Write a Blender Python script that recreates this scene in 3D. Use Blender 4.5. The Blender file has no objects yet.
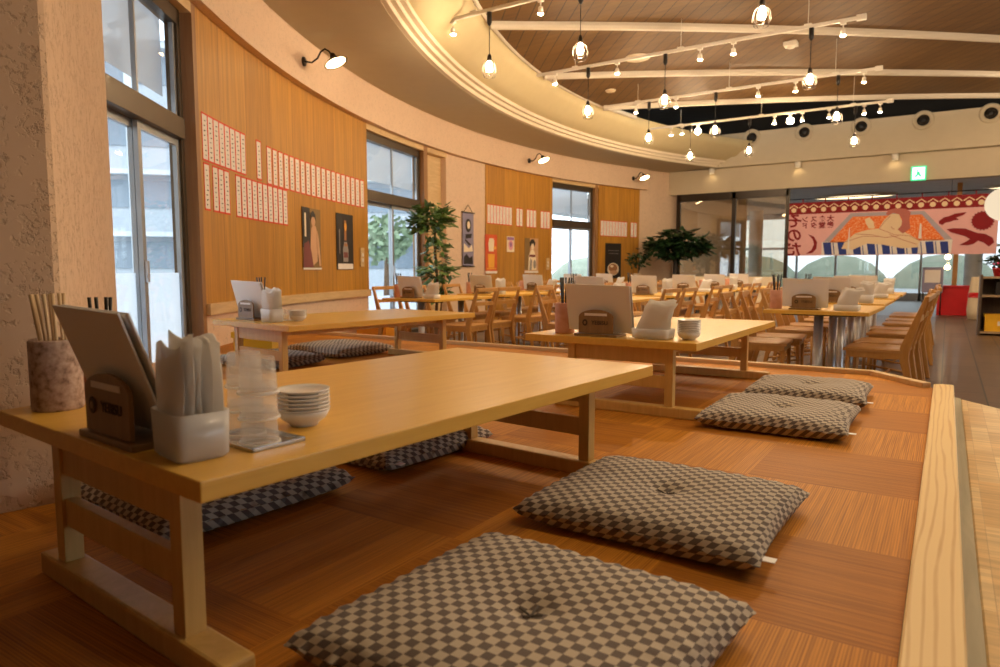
import bpy, bmesh, math, random
from math import sin, cos, pi, radians as rad
from mathutils import Vector, Matrix
random.seed(7)
SC = bpy.context.scene
COL = SC.collection

# ------------------------------------------------------------------ materials
def nt_new(name):
    m = bpy.data.materials.new(name); m.use_nodes = True
    t = m.node_tree; t.nodes.clear()
    out = t.nodes.new('ShaderNodeOutputMaterial')
    return m, t, out
def nd(t, typ, **kw):
    n = t.nodes.new(typ)
    for k, v in kw.items():
        if k in n.inputs: 
            try: n.inputs[k].default_value = v
            except Exception: n.inputs[k].default_value = (*v, 1)
        else: setattr(n, k, v)
    return n
def c4(c): return (c[0], c[1], c[2], 1)
def principled(t, out, **kw):
    b = t.nodes.new('ShaderNodeBsdfPrincipled')
    for k, v in kw.items():
        b.inputs[k].default_value = c4(v) if isinstance(v, tuple) and len(v) == 3 else v
    t.links.new(b.outputs[0], out.inputs[0]); return b
def ramp(t, a, b, p0=0., p1=1.):
    r = t.nodes.new('ShaderNodeValToRGB')
    r.color_ramp.elements[0].color = c4(a); r.color_ramp.elements[1].color = c4(b)
    r.color_ramp.elements[0].position = p0; r.color_ramp.elements[1].position = p1
    return r
def coords(t, scale=(1,1,1), rotz=0.):
    tc = t.nodes.new('ShaderNodeTexCoord'); mp = t.nodes.new('ShaderNodeMapping')
    mp.inputs['Scale'].default_value = scale; mp.inputs['Rotation'].default_value = (0, 0, rotz)
    t.links.new(tc.outputs['Object'], mp.inputs[0]); return mp
def m_plain(name, col, rough=.5, metal=0., vary=.06, scale=6., **kw):
    m, t, out = nt_new(name)
    b = principled(t, out, Roughness=rough, Metallic=metal, **kw)
    mp = coords(t); n = nd(t, 'ShaderNodeTexNoise', Scale=scale, Detail=4.)
    t.links.new(mp.outputs[0], n.inputs['Vector'])
    r = ramp(t, tuple(c*(1-vary) for c in col), tuple(min(1, c*(1+vary)) for c in col), .3, .7)
    t.links.new(n.outputs['Fac'], r.inputs[0]); t.links.new(r.outputs[0], b.inputs['Base Color'])
    return m
def m_wood(name, dark, light, grain=(30, 3, 30), rough=.4, bump=.02, coat=0., rings=0., rp=(.32, .68)):
    m, t, out = nt_new(name)
    b = principled(t, out, Roughness=rough)
    if coat: b.inputs['Coat Weight'].default_value = coat; b.inputs['Coat Roughness'].default_value = .25
    mp = coords(t, grain); n = nd(t, 'ShaderNodeTexNoise', Scale=1., Detail=6., Roughness=.65, Distortion=.6)
    t.links.new(mp.outputs[0], n.inputs['Vector'])
    r = ramp(t, dark, light, *rp); src = n.outputs['Fac']
    if rings:
        w = nd(t, 'ShaderNodeTexWave', Scale=rings, Distortion=9., Detail=2.); w.inputs['Detail Scale'].default_value = .8
        w.bands_direction = 'X'
        mp2 = coords(t, (grain[0]/30, grain[1]/30, grain[2]/30)); t.links.new(mp2.outputs[0], w.inputs['Vector'])
        mx = nd(t, 'ShaderNodeMix'); mx.inputs[0].default_value = .55
        t.links.new(n.outputs['Fac'], mx.inputs[2]); t.links.new(w.outputs['Fac'], mx.inputs[3]); src = mx.outputs[0]
    t.links.new(src, r.inputs[0]); t.links.new(r.outputs[0], b.inputs['Base Color'])
    bp = nd(t, 'ShaderNodeBump', Strength=bump*10, Distance=.002); t.links.new(src, bp.inputs['Height']); t.links.new(bp.outputs[0], b.inputs['Normal'])
    return m
def m_stucco(name, col, bump=.5, scale=55., dist=.006):
    m, t, out = nt_new(name); b = principled(t, out, Roughness=.85)
    mp = coords(t); n = nd(t, 'ShaderNodeTexNoise', Scale=scale, Detail=5., Roughness=.6)
    n2 = nd(t, 'ShaderNodeTexNoise', Scale=scale*.28, Detail=3.)
    for q in (n, n2): t.links.new(mp.outputs[0], q.inputs['Vector'])
    r1 = ramp(t, (0,0,0), (1,1,1), .36, .5); t.links.new(n.outputs['Fac'], r1.inputs[0])
    r2 = ramp(t, (0,0,0), (1,1,1), .4, .55); t.links.new(n2.outputs['Fac'], r2.inputs[0])
    mx = nd(t, 'ShaderNodeMath', operation='MAXIMUM'); t.links.new(r1.outputs[0], mx.inputs[0]); t.links.new(r2.outputs[0], mx.inputs[1])
    bp = nd(t, 'ShaderNodeBump', Strength=bump, Distance=dist); t.links.new(mx.outputs[0], bp.inputs['Height']); t.links.new(bp.outputs[0], b.inputs['Normal'])
    rc = ramp(t, tuple(c*.82 for c in col), col); t.links.new(mx.outputs[0], rc.inputs[0]); t.links.new(rc.outputs[0], b.inputs['Base Color'])
    return m
def m_emit(name, col, s):
    m, t, out = nt_new(name); e = nd(t, 'ShaderNodeEmission', Strength=s); e.inputs[0].default_value = c4(col)
    t.links.new(e.outputs[0], out.inputs[0]); return m
def m_glass(name, tint=(1,1,1), refl=.12):
    m, t, out = nt_new(name); tr = nd(t, 'ShaderNodeBsdfTransparent'); tr.inputs[0].default_value = c4(tint)
    g = nd(t, 'ShaderNodeBsdfGlossy', Roughness=.02); f = nd(t, 'ShaderNodeLayerWeight', Blend=.5); pw = nd(t, 'ShaderNodeMath', operation='POWER'); pw.inputs[1].default_value = 4.; t.links.new(f.outputs['Facing'], pw.inputs[0])
    mu = nd(t, 'ShaderNodeMath', operation='MULTIPLY_ADD'); mu.inputs[1].default_value = .6; mu.inputs[2].default_value = refl*.3
    t.links.new(pw.outputs[0], mu.inputs[0])
    mx = nd(t, 'ShaderNodeMixShader'); t.links.new(mu.outputs[0], mx.inputs[0]); t.links.new(tr.outputs[0], mx.inputs[1]); t.links.new(g.outputs[0], mx.inputs[2])
    t.links.new(mx.outputs[0], out.inputs[0]); return m
def m_film(name, col, opac=.7, rough=.3, transl=.5):
    m, t, out = nt_new(name)
    tr = nd(t, 'ShaderNodeBsdfTransparent'); d = nd(t, 'ShaderNodeBsdfDiffuse'); tl = nd(t, 'ShaderNodeBsdfTranslucent'); g = nd(t, 'ShaderNodeBsdfGlossy', Roughness=rough)
    for q in (d, tl): q.inputs[0].default_value = c4(col)
    a = nd(t, 'ShaderNodeMixShader'); a.inputs[0].default_value = transl
    t.links.new(d.outputs[0], a.inputs[1]); t.links.new(tl.outputs[0], a.inputs[2])
    b = nd(t, 'ShaderNodeMixShader'); b.inputs[0].default_value = .08; t.links.new(a.outputs[0], b.inputs[1]); t.links.new(g.outputs[0], b.inputs[2])
    c = nd(t, 'ShaderNodeMixShader'); c.inputs[0].default_value = opac; t.links.new(tr.outputs[0], c.inputs[1]); t.links.new(b.outputs[0], c.inputs[2])
    t.links.new(c.outputs[0], out.inputs[0]); return m
def m_checker():
    m, t, out = nt_new('cushion_cloth'); b = principled(t, out, Roughness=.95)
    b.inputs['Sheen Weight'].default_value = .15
    mp = coords(t); ck = nd(t, 'ShaderNodeTexChecker', Scale=54.0)
    ck.inputs[1].default_value = c4((.50, .43, .33)); ck.inputs[2].default_value = c4((.125, .095, .08))
    sx = nd(t, 'ShaderNodeSeparateXYZ'); cb = nd(t, 'ShaderNodeCombineXYZ'); t.links.new(mp.outputs[0], sx.inputs[0])
    u_ = nd(t, 'ShaderNodeMath', operation='SUBTRACT'); v_ = nd(t, 'ShaderNodeMath', operation='ADD')
    t.links.new(sx.outputs[0], u_.inputs[0]); t.links.new(sx.outputs[2], u_.inputs[1]); t.links.new(sx.outputs[1], v_.inputs[0]); t.links.new(sx.outputs[2], v_.inputs[1])
    t.links.new(u_.outputs[0], cb.inputs[0]); t.links.new(v_.outputs[0], cb.inputs[1]); cb.inputs[2].default_value = .01
    t.links.new(cb.outputs[0], ck.inputs[0])
    w = nd(t, 'ShaderNodeTexNoise', Scale=420., Detail=2.); t.links.new(mp.outputs[0], w.inputs['Vector'])
    bp = nd(t, 'ShaderNodeBump', Strength=.35, Distance=.002); t.links.new(w.outputs['Fac'], bp.inputs['Height']); t.links.new(bp.outputs[0], b.inputs['Normal'])
    t.links.new(ck.outputs[0], b.inputs['Base Color']); return m
def m_mats():
    # square rush mats laid chequerwise, the reed lines of neighbours at right angles
    m, t, out = nt_new('rush_mat'); b = principled(t, out, Roughness=.6)
    b.inputs['Specular IOR Level'].default_value = .22
    mp = coords(t); mp.inputs['Location'].default_value = (.035/.45, -.33/.45, 0); mp.inputs['Scale'].default_value = (1/.45, 1/.45, 1/.45)
    ck = nd(t, 'ShaderNodeTexChecker', Scale=1.0); sx = nd(t, 'ShaderNodeSeparateXYZ'); cb = nd(t, 'ShaderNodeCombineXYZ')
    t.links.new(mp.outputs[0], sx.inputs[0]); t.links.new(sx.outputs[0], cb.inputs[0]); t.links.new(sx.outputs[1], cb.inputs[1]); cb.inputs[2].default_value = .5
    t.links.new(cb.outputs[0], ck.inputs[0])
    fields = []
    for ax in ((140, 1.8, 1), (1.8, 140, 1)):
        mm = coords(t, ax); n = nd(t, 'ShaderNodeTexNoise', Scale=1.6, Detail=3., Roughness=.6); t.links.new(mm.outputs[0], n.inputs['Vector'])
        w = nd(t, 'ShaderNodeTexWave', Scale=56., Distortion=.8); w.bands_direction = 'X' if ax[0] > 2 else 'Y'
        m2 = coords(t); t.links.new(m2.outputs[0], w.inputs['Vector'])
        mx = nd(t, 'ShaderNodeMix'); mx.inputs[0].default_value = .18; t.links.new(n.outputs['Fac'], mx.inputs[2]); t.links.new(w.outputs['Fac'], mx.inputs[3])
        fields.append(mx)
    mx = nd(t, 'ShaderNodeMix'); t.links.new(ck.outputs['Fac'], mx.inputs[0])
    t.links.new(fields[0].outputs[0], mx.inputs[2]); t.links.new(fields[1].outputs[0], mx.inputs[3])
    r = ramp(t, (.33, .122, .011), (.65, .275, .028), .30, .66); t.links.new(mx.outputs[0], r.inputs[0])
    tint = nd(t, 'ShaderNodeMix', data_type='RGBA', blend_type='MULTIPLY'); tint.inputs[0].default_value = 1.
    tr = ramp(t, (1., 1., 1.), (.80, .74, .66)); t.links.new(ck.outputs['Fac'], tr.inputs[0])  # alternate mats tinted darker, painting the sheen change with reed direction
    t.links.new(r.outputs[0], tint.inputs[6]); t.links.new(tr.outputs[0], tint.inputs[7]); t.links.new(tint.outputs[2], b.inputs['Base Color'])
    bp = nd(t, 'ShaderNodeBump', Strength=.12, Distance=.002); t.links.new(mx.outputs[0], bp.inputs['Height']); t.links.new(bp.outputs[0], b.inputs['Normal'])
    return m
def m_bricks(name, c1, c2, mortar, w, h, rough, scale=1., msize=.01, off=.5, rotz=0., coat=0., grain=None):
    m, t, out = nt_new(name); b = principled(t, out, Roughness=rough)
    mp = coords(t, rotz=rotz); br = nd(t, 'ShaderNodeTexBrick', Scale=scale)
    br.inputs['Color1'].default_value = c4(c1); br.inputs['Color2'].default_value = c4(c2); br.inputs['Mortar'].default_value = c4(mortar)
    br.inputs['Brick Width'].default_value = w; br.inputs['Row Height'].default_value = h; br.inputs['Mortar Size'].default_value = msize; br.offset = off
    t.links.new(mp.outputs[0], br.inputs['Vector'])
    n = nd(t, 'ShaderNodeTexNoise', Scale=1., Detail=5., Roughness=.65); m2 = coords(t, grain or (25, 4, 4), rotz); t.links.new(m2.outputs[0], n.inputs['Vector'])
    r = ramp(t, (.72, .72, .72), (1.15, 1.15, 1.15), .3, .7); t.links.new(n.outputs['Fac'], r.inputs[0])
    mx = nd(t, 'ShaderNodeMix', data_type='RGBA', blend_type='MULTIPLY'); mx.inputs[0].default_value = 1.
    t.links.new(br.outputs['Color'], mx.inputs[6]); t.links.new(r.outputs[0], mx.inputs[7]); t.links.new(mx.outputs[2], b.inputs['Base Color'])
    if coat: b.inputs['Coat Weight'].default_value = coat; b.inputs['Coat Roughness'].default_value = .12
    return m
def m_blotch(name, cols, scale=14., rough=.6, stretch=(1,1,1), detail=3.):
    m, t, out = nt_new(name); b = principled(t, out, Roughness=rough); mp = coords(t, stretch)
    n = nd(t, 'ShaderNodeTexNoise', Scale=scale, Detail=detail, Roughness=.55); t.links.new(mp.outputs[0], n.inputs['Vector'])
    r = t.nodes.new('ShaderNodeValToRGB'); cr = r.color_ramp; k = len(cols)
    while len(cr.elements) < k: cr.elements.new(.5)
    for i, c in enumerate(cols): cr.elements[i].position = .3+.4*i/(k-1); cr.elements[i].color = c4(c)
    t.links.new(n.outputs['Fac'], r.inputs[0]); t.links.new(r.outputs[0], b.inputs['Base Color']); return m

WARM = (1.0, .60, .27)
M = dict(
 table=m_wood('maple_tabletop', (.70,.395,.058), (.78,.47,.082), (42, 3.2, 42), .34, .004, .12),
 tleg=m_wood('maple_frame', (.56,.35,.10), (.66,.43,.145), (40, 40, 4), .42, .01),
 rim=m_wood('pine_rim', (.56,.37,.17), (.72,.52,.28), (3, 34, 34), .42, .01),
 plank=m_wood('pine_plank', (.60,.34,.10), (.88,.66,.33), (26, 2.0, 26), .38, .003, 0, 19., (.06, .42)),
 strip=m_wood('greyer_strip', (.34,.31,.2), (.46,.41,.27), (30, 2, 30), .5, .01),
 step=m_bricks('block_board', (.62,.38,.13), (.92,.71,.38), (.62,.42,.2), .24, .06, .3, 1., .0012, .37, pi/2, .2, (3,40,4)),
 wall=m_stucco('plaster_wall', (.72,.53,.38), .25, 45, .003),
 band=m_stucco('plaster_band', (.76,.56,.40), .12, 60, .002),
 stucco=m_stucco('rough_stucco', (.66,.47,.31), .6, 62, .007),
 ceil=m_plain('ceiling_paint', (.52,.45,.31), .8, vary=.02),
 step_m=m_plain('cornice_paint', (.72,.62,.47), .7, vary=.02),
 cove=m_plain('cove_paint', (.60,.50,.29), .75, vary=.02),
 far=m_plain('far_wall_paint', (.52,.44,.31), .7, vary=.02),
 panel=m_bricks('cedar_panelling', (.47,.215,.024), (.55,.262,.032), (.33,.135,.014), .55, 20., .42, 1., .006, 0, 0, 0, (26, 26, 1.2)),
 ledge=m_wood('ledge_wood', (.56,.38,.18), (.70,.50,.26), (4,4,34), .45),
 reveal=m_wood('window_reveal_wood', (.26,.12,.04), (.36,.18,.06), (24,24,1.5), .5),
 wframe=m_plain('bronze_window_frame', (.10,.075,.05), .35, .6),
 alu=m_plain('grey_aluminium_sash', (.36,.38,.40), .35, .5),
 glass=m_glass('window_glass', (.97,.99,1)),
 dimglass=m_glass('dimming_glass', (.66,.67,.66), .3),  # grey tint added to dim the daylight through the concourse window
 dglass=m_glass('tinted_glass', (.86,.82,.74), .5),
 frost=m_film('frosted_film', (.92,.96,1.), .8, .5, .85),
 blind=m_film('roller_screen', (.62,.66,.70), .75, .5, .5),
 mats=m_mats(), cush=m_checker(),
 floor=m_bricks('dark_wood_tile', (.105,.056,.026), (.145,.080,.038), (.02,.014,.01), .9, .3, .50, 1., .006, .5, pi/2, .06, (3,30,3)),
 chair=m_wood('oak_chair', (.46,.215,.050), (.58,.30,.080), (30,30,5), .38, .01),
 seat=m_plain('tan_seat', (.52,.27,.085), .34, vary=.1),
 steel=m_plain('brushed_steel', (.55,.57,.60), .32, .55, .03),
 white=m_plain('white_paper', (.80,.80,.80), .55, vary=.01),
 wire=m_plain('white_paint', (.80,.76,.68), .4, vary=.01),
 black=m_plain('black_plastic', (.012,.011,.011), .4),
 dark=m_plain('dark_bronze', (.03,.022,.016), .35, .6),
 red=m_plain('red_ink', (.72,.06,.02), .6),
 thread=m_plain('tuft_thread', (.10,.085,.075), .9), ink=m_plain('dark_ink', (.05,.04,.04), .7),
 paper=m_plain('menu_paper', (.80,.74,.68), .7, vary=.02),
 hold=m_wood('holder_wood', (.20,.115,.045), (.27,.16,.065), (40,3,3), .3),
 engr=m_plain('engraved_dark', (.05,.028,.012), .6),
 cupstone=m_blotch('stone_cup', ((.20,.12,.09), (.46,.32,.25), (.60,.46,.38)), 70, .75),
 cupclay=m_blotch('clay_cup', ((.52,.23,.14), (.62,.32,.22)), 25, .6),
 chop=m_wood('bare_chopstick', (.60,.42,.22), (.74,.55,.32), (60,60,5), .6),
 poly=m_film('cloudy_plastic', (.95,.94,.92), .80, .25, .45),
 wrap=m_film('wrapped_towel', (.90,.88,.84), .86, .2, .35),
 tumbler=m_film('frosted_tumbler', (.82,.79,.76), .22, .12, .45),
 china=m_plain('white_china', (.78,.76,.72), .18, vary=.01),
 tray=m_plain('steel_tray', (.6,.6,.6), .16, 1.),
 bulb=m_emit('lit_bulb', (1., .74, .46), 720), spot=m_emit('lit_spot', (1., .72, .42), 170), lampd=m_emit('lit_lamp', (1., .70, .34), 22),
 exitg=m_emit('exit_green', (.05,.65,.25), 1.6), exitw=m_emit('exit_white', (.75,1.,.85), 2.2),
 lantern=m_emit('lantern_paper', (1., .80, .55), 1.0),
 soft=m_emit('ceiling_glow', (1., .78, .45), 3.5),
 leaf=m_blotch('green_leaf', ((.035,.085,.02), (.10,.20,.05), (.20,.30,.08)), 9, .45),
 leafd=m_blotch('dark_leaf', ((.008,.03,.010), (.025,.07,.02)), 9, .4),
 bark=m_wood('bark', (.10,.05,.02), (.18,.10,.05), (40,40,8), .8), trunkd=m_plain('dark_trunk', (.02,.014,.01), .8),
 pot=m_plain('pale_pot', (.55,.40,.26), .6), redpot=m_plain('red_pot', (.5,.02,.03), .4), flower=m_plain('pink_flower', (.65,.06,.20), .6),
 bpink=m_plain('banner_pink', (.78,.44,.44), .85, vary=.03), bred=m_plain('banner_red', (.24,.008,.014), .85), bcream=m_plain('banner_cream', (.80,.62,.40), .85, vary=.02),
 borange=m_blotch('banner_orange', ((.80,.14,.02), (.85,.20,.04), (.9,.52,.30)), 42, .85), bblue=m_plain('banner_blue', (.03,.055,.27), .85), bwhite=m_plain('banner_white', (.80,.74,.70), .85), brose=m_plain('banner_rose', (.48,.15,.12), .85), bgrey=m_plain('banner_grey', (.42,.38,.44), .85),
 redbox=m_plain('red_counter', (.55,.012,.018), .3), yellow=m_plain('yellow_crate', (.85,.48,.02), .4), orange=m_plain('orange_crate', (.85,.33,.02), .45),
 shelf=m_wood('dark_shelf', (.07,.045,.03), (.12,.08,.05), (20,20,3), .5), shelfl=m_wood('shelf_board', (.36,.25,.14), (.46,.33,.2), (4,20,20), .5),
 navy=m_plain('navy_binder', (.03,.035,.07), .5), cream=m_plain('cream_cloth', (.74,.62,.44), .8),
 vaultw=None, beam=m_plain('white_beam', (.66,.60,.50), .5, vary=.02), unlit=m_plain('unlit_ceiling_black', (.012,.010,.008), .9),
 concrete=m_plain('outdoor_concrete', (.55,.58,.60), .8), facade=m_plain('pale_facade', (.42,.45,.48), .8), fwin=m_plain('facade_window', (.20,.24,.28), .2), asphalt=m_plain('asphalt', (.42,.44,.46), .85),
 hill=m_blotch('green_hill', ((.24,.27,.20), (.34,.36,.27)), 1.5, .9), tree=m_blotch('street_tree', ((.16,.23,.13), (.26,.33,.20)), 3, .8),  # hill and tree greens paled to paint in the outdoor haze
 wpaint=m_plain('corridor_white', (.72,.70,.66), .7), brownw=m_plain('reflected_brown', (.40,.27,.15), .55), cfloor=m_plain('corridor_floor', (.13,.085,.055), .4),
 # poster inks
 p_black=m_plain('poster_black', (.02,.014,.012), .5), p_skin=m_plain('poster_skin', (.62,.36,.20), .6), p_maroon=m_plain('poster_maroon', (.20,.05,.045), .6), p_olive=m_plain('poster_olive', (.25,.15,.05), .6),
 p_red=m_blotch('poster_red', ((.62,.04,.02), (.75,.18,.04)), 6, .5, (1,1,.4)), p_gold=m_plain('poster_gold', (.85,.42,.05), .5), p_foam=m_plain('poster_foam', (.85,.72,.52), .6), p_grey=m_plain('poster_grey', (.30,.27,.25), .6), p_pink=m_plain('poster_pink', (.75,.35,.42), .6), p_violet=m_plain('poster_violet', (.33,.16,.36), .6), p_blue=m_plain('scroll_blue', (.13,.13,.22), .7), p_lilac=m_plain('scroll_lilac', (.26,.24,.36), .7), p_brown=m_plain('poster_brown', (.40,.17,.06), .5),
)
M['vaultw'] = m_bricks('vault_boards', (.135,.064,.012), (.165,.082,.017), (.035,.020,.009), 40., .17, .62, 1., .006, 0, rad(49), 0, (1.,14,14))

# ------------------------------------------------------------------ mesh builder
class MB:
    def __init__(s): s.bm = bmesh.new()
    def quads(s, vs, fs, smooth=False):
        v = [s.bm.verts.new(p) for p in vs]
        for f in fs:
            try:
                q = s.bm.faces.new([v[i] for i in f]); q.smooth = smooth
            except ValueError: pass
        return v
    def box(s, x0, x1, y0, y1, z0, z1, bev=0., mat=None):
        b = bmesh.new()
        v = [b.verts.new((x, y, z)) for x in (x0, x1) for y in (y0, y1) for z in (z0, z1)]
        for f in ((0,1,3,2), (4,6,7,5), (0,4,5,1), (2,3,7,6), (0,2,6,4), (1,5,7,3)): b.faces.new([v[i] for i in f])
        if bev: bmesh.ops.bevel(b, geom=list(b.edges), offset=bev, segments=2, affect='EDGES', profile=.6)
        s.add(b, mat); return s
    def add(s, b, mat=None):
        m = bpy.data.meshes.new('x'); 
        if mat is not None: b.transform(mat)
        b.to_mesh(m); b.free(); s.bm.from_mesh(m); bpy.data.meshes.remove(m)
    def prism(s, pts, z0, z1, mat=None, bev=0.):
        b = bmesh.new(); n = len(pts)
        lo = [b.verts.new((p[0], p[1], z0)) for p in pts]; hi = [b.verts.new((p[0], p[1], z1)) for p in pts]
        b.faces.new(lo[::-1]); b.faces.new(hi)
        for i in range(n): b.faces.new((lo[i], lo[(i+1) % n], hi[(i+1) % n], hi[i]))
        bmesh.ops.recalc_face_normals(b, faces=b.faces)
        if bev: bmesh.ops.bevel(b, geom=list(b.edges), offset=bev, segments=1, affect='EDGES')
        s.add(b, mat); return s
    def tube(s, pts, r, seg=10, cap=True):
        pts = [Vector(p) for p in pts]; n = len(pts)
        rs = r if isinstance(r, (list, tuple)) else [r]*n
        rings = []
        up = None
        for i, p in enumerate(pts):
            d = (pts[min(i+1, n-1)]-pts[max(i-1, 0)]).normalized()
            a = Vector((0,0,1)) if abs(d.z) < .95 else Vector((1,0,0))
            if up is not None: a = up
            u = (a-d*a.dot(d)).normalized(); w = d.cross(u); up = u
            rings.append([s.bm.verts.new(p+(u*cos(2*pi*k/seg)+w*sin(2*pi*k/seg))*rs[i]) for k in range(seg)])
        for i in range(n-1):
            for k in range(seg):
                f = s.bm.faces.new((rings[i][k], rings[i][(k+1) % seg], rings[i+1][(k+1) % seg], rings[i+1][k])); f.smooth = True
        if cap: s.bm.faces.new(rings[0][::-1]); s.bm.faces.new(rings[-1])
        return s
    def lathe(s, prof, c=(0,0,0), seg=24, mat=None):
        rings = []; T = mat or Matrix()
        for r, z in prof:
            if r < 1e-6: rings.append([s.bm.verts.new(T @ Vector((c[0], c[1], c[2]+z)))])
            else: rings.append([s.bm.verts.new(T @ Vector((c[0]+r*cos(2*pi*k/seg), c[1]+r*sin(2*pi*k/seg), c[2]+z))) for k in range(seg)])
        for a, b in zip(rings, rings[1:]):
            for k in range(seg):
                q = [a[k % len(a)], a[(k+1) % len(a)], b[(k+1) % len(b)], b[k % len(b)]]
                q = list(dict.fromkeys(q))
                if len(q) > 2:
                    try: f = s.bm.faces.new(q); f.smooth = True
                    except ValueError: pass
        return s
    def ball(s, c, r, seg=16, sz=1., mat=None):
        n = seg//2
        return s.lathe([(max(r*sin(pi*i/n), 0) if 0 < i < n else 0, -r*cos(pi*i/n)*sz) for i in range(n+1)], c, seg, mat)
    def flat(s, pts, y, th=.004):
        # a printed shape in the local x,z plane facing -y
        return s.prism([(p[0], -p[1]) for p in pts], 0, th, Matrix.Translation((0, y, 0)) @ Matrix.Rotation(pi/2, 4, 'X') @ Matrix.Scale(-1, 4, (0,1,0)))
    def out(s, name, mat, parent=None, loc=None, rz=0.):
        me = bpy.data.meshes.new(name); bmesh.ops.recalc_face_normals(s.bm, faces=s.bm.faces); s.bm.to_mesh(me); s.bm.free(); me.materials.append(M[mat])
        o = bpy.data.objects.new(name, me); COL.objects.link(o)
        if parent: o.parent = parent
        if loc is not None: o.location = loc; o.rotation_euler = (0, 0, rz)
        return o
def tag(o, label, cat, group=None):
    o['label'] = label; o['category'] = cat
    if group: o['group'] = group
    return o
def thing(name, label, cat, loc=(0,0,0), rz=0., group=None):
    o = bpy.data.objects.new(name, None); COL.objects.link(o); o.empty_display_size = .1
    o.location = loc; o.rotation_euler = (0, 0, rz); return tag(o, label, cat, group)
def struct(name, o=None, loc=None, rz=0.):
    if o is None:
        o = bpy.data.objects.new(name, None); COL.objects.link(o)
        if loc: o.location = loc
        o.rotation_euler = (0, 0, rz)
    o['kind'] = 'structure'; return o
KIDS = {}
def copy_tree(o, parent=None):
    c = o.copy(); COL.objects.link(c)
    if parent: c.parent = parent
    for ch in KIDS.setdefault(o.name, list(o.children)): copy_tree(ch, c)
    return c
def dup(o, loc, rz, label, group=None, cat=None):
    c = copy_tree(o); c.location = loc; c.rotation_euler = (0, 0, rz)
    tag(c, label, cat or o['category'], group); return c
def text_mesh(body, size, name, mat, parent, matrix, bold=.0, mirror=False, depth=.001):
    cu = bpy.data.curves.new('t', 'FONT'); cu.body = body; cu.size = size; cu.extrude = depth; cu.offset = bold; cu.align_x = 'CENTER'; cu.align_y = 'CENTER'; cu.space_line = .95
    cu.resolution_u = 3
    o = bpy.data.objects.new('t', cu); COL.objects.link(o)
    dg = bpy.context.evaluated_depsgraph_get(); dg.update()
    me = bpy.data.meshes.new_from_object(o.evaluated_get(dg)); bpy.data.objects.remove(o); bpy.data.curves.remove(cu)
    T = matrix @ (Matrix.Scale(-1, 4, (1,0,0)) if mirror else Matrix())
    me.transform(T); me.materials.clear(); me.materials.append(M[mat])
    r = bpy.data.objects.new(name, me); COL.objects.link(r); r.parent = parent; return r
UPRIGHT = Matrix.Rotation(pi/2, 4, 'X')          # lettering facing -y
ORD = 'first second third fourth fifth sixth seventh eighth ninth tenth eleventh twelfth thirteenth fourteenth fifteenth sixteenth seventeenth eighteenth nineteenth twentieth'.split()

# ------------------------------------------------------------------ plan of the room (metres)
CX, CY, R = 6.8, 11.28, 14.18          # the curved window wall is part of a circle
def arc(deg, r=R): a = rad(deg); return Vector((CX-r*cos(a), CY+r*sin(a), 0))
def arc_rz(deg): return pi/2-rad(deg)  # local x runs along the wall, local y outwards
ZP = .375                              # platform mats
FARY = 17.2; XR = 7.0
def arcslab(mb, d0, d1, r0, r1, z0, z1, step=1.5):
    n = max(1, int(math.ceil((d1-d0)/step)))
    vs, fs = [], []
    for i in range(n+1):
        d = d0+(d1-d0)*i/n
        for r, z in ((r0, z0), (r1, z0), (r1, z1), (r0, z1)):
            p = arc(d, r); vs.append((p.x, p.y, z))
    for i in range(n):
        a, b = 4*i, 4*i+4
        for k in range(4): fs.append((a+k, a+(k+1) % 4, b+(k+1) % 4, b+k))
    fs += [(3, 2, 1, 0), tuple(4*n+k for k in range(4))]
    mb.quads(vs, fs); return mb

# ------------------------------------------------------------------ setting
struct('floor', MB().box(-9, XR, -4, FARY+.15, -.1, 0).out('floor', 'floor'))
# curved wall, in its lengths between windows
W1, W2, W3 = (-41.2, -34.75), (-18.0, -7.6), (7.55, 14.4)
T = .20
mb = MB()
arcslab(mb, -34.75, -18.0, R, R+T, 0, .66); arcslab(mb, -7.6, -2.15, R, R+T, 0, 3.5); arcslab(mb, -2.15, 7.55, R+.01, R+T, 0, 3.5)
arcslab(mb, 14.4, 20.4, R+.01, R+T, 0, 3.5); arcslab(mb, 20.4, 26.5, R, R+T, 0, 3.5); arcslab(mb, -34.75, -18.0, R+.01, R+T, .66, 3.5)
for w in (W1, W2, W3): arcslab(mb, w[0], w[1], R, R+T, 2.98, 3.5)
arcslab(mb, -47.2, -41.2, R, R+T, 0, 3.5)
struct('wall_left', mb.out('wall_left', 'wall'))
mb = MB(); arcslab(mb, -125, -47.2, R, R+T, 0, 3.5, 3); struct('wall_back', mb.out('wall_back', 'shelf'))
mb = MB(); arcslab(mb, -47, 21.2, R-.10, R+.02, 2.98, 3.48)
struct('trim_1', mb.out('trim_1', 'band'))
for i, (a, b, z0) in enumerate(((-34.75, -18.0, .72), (-2.15, 7.55, 0.), (14.4, 20.4, 0.))):
    mb = MB(); 
    # local frame so the board pattern follows the wall
    mid = (a+b)/2; org = arc(mid); rz = arc_rz(mid); inv = (Matrix.Translation(org) @ Matrix.Rotation(rz, 4, 'Z')).inverted()
    arcslab(mb, a, b, R-.012, R+.015, z0, 2.985, 1.)
    for v in mb.bm.verts: v.co = inv @ v.co
    struct('wall_panel', mb.out('wall_panel', 'panel', None, org, rz))
mb = MB(); arcslab(mb, -34.75, -18.0, R-.045, R+.01, .645, .735, 1.); struct('trim_2', mb.out('trim_2', 'ledge'))
# the near stucco pier
pr = [(-1.972, .878), (-3.95, 2.055), (-4.35, 1.75), (-4.2, -.6), (-2.55, -1.4)]
o = MB().prism(pr, 0, 3.474, bev=.012).out('pillar', 'stucco'); struct('pillar', o)
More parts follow.
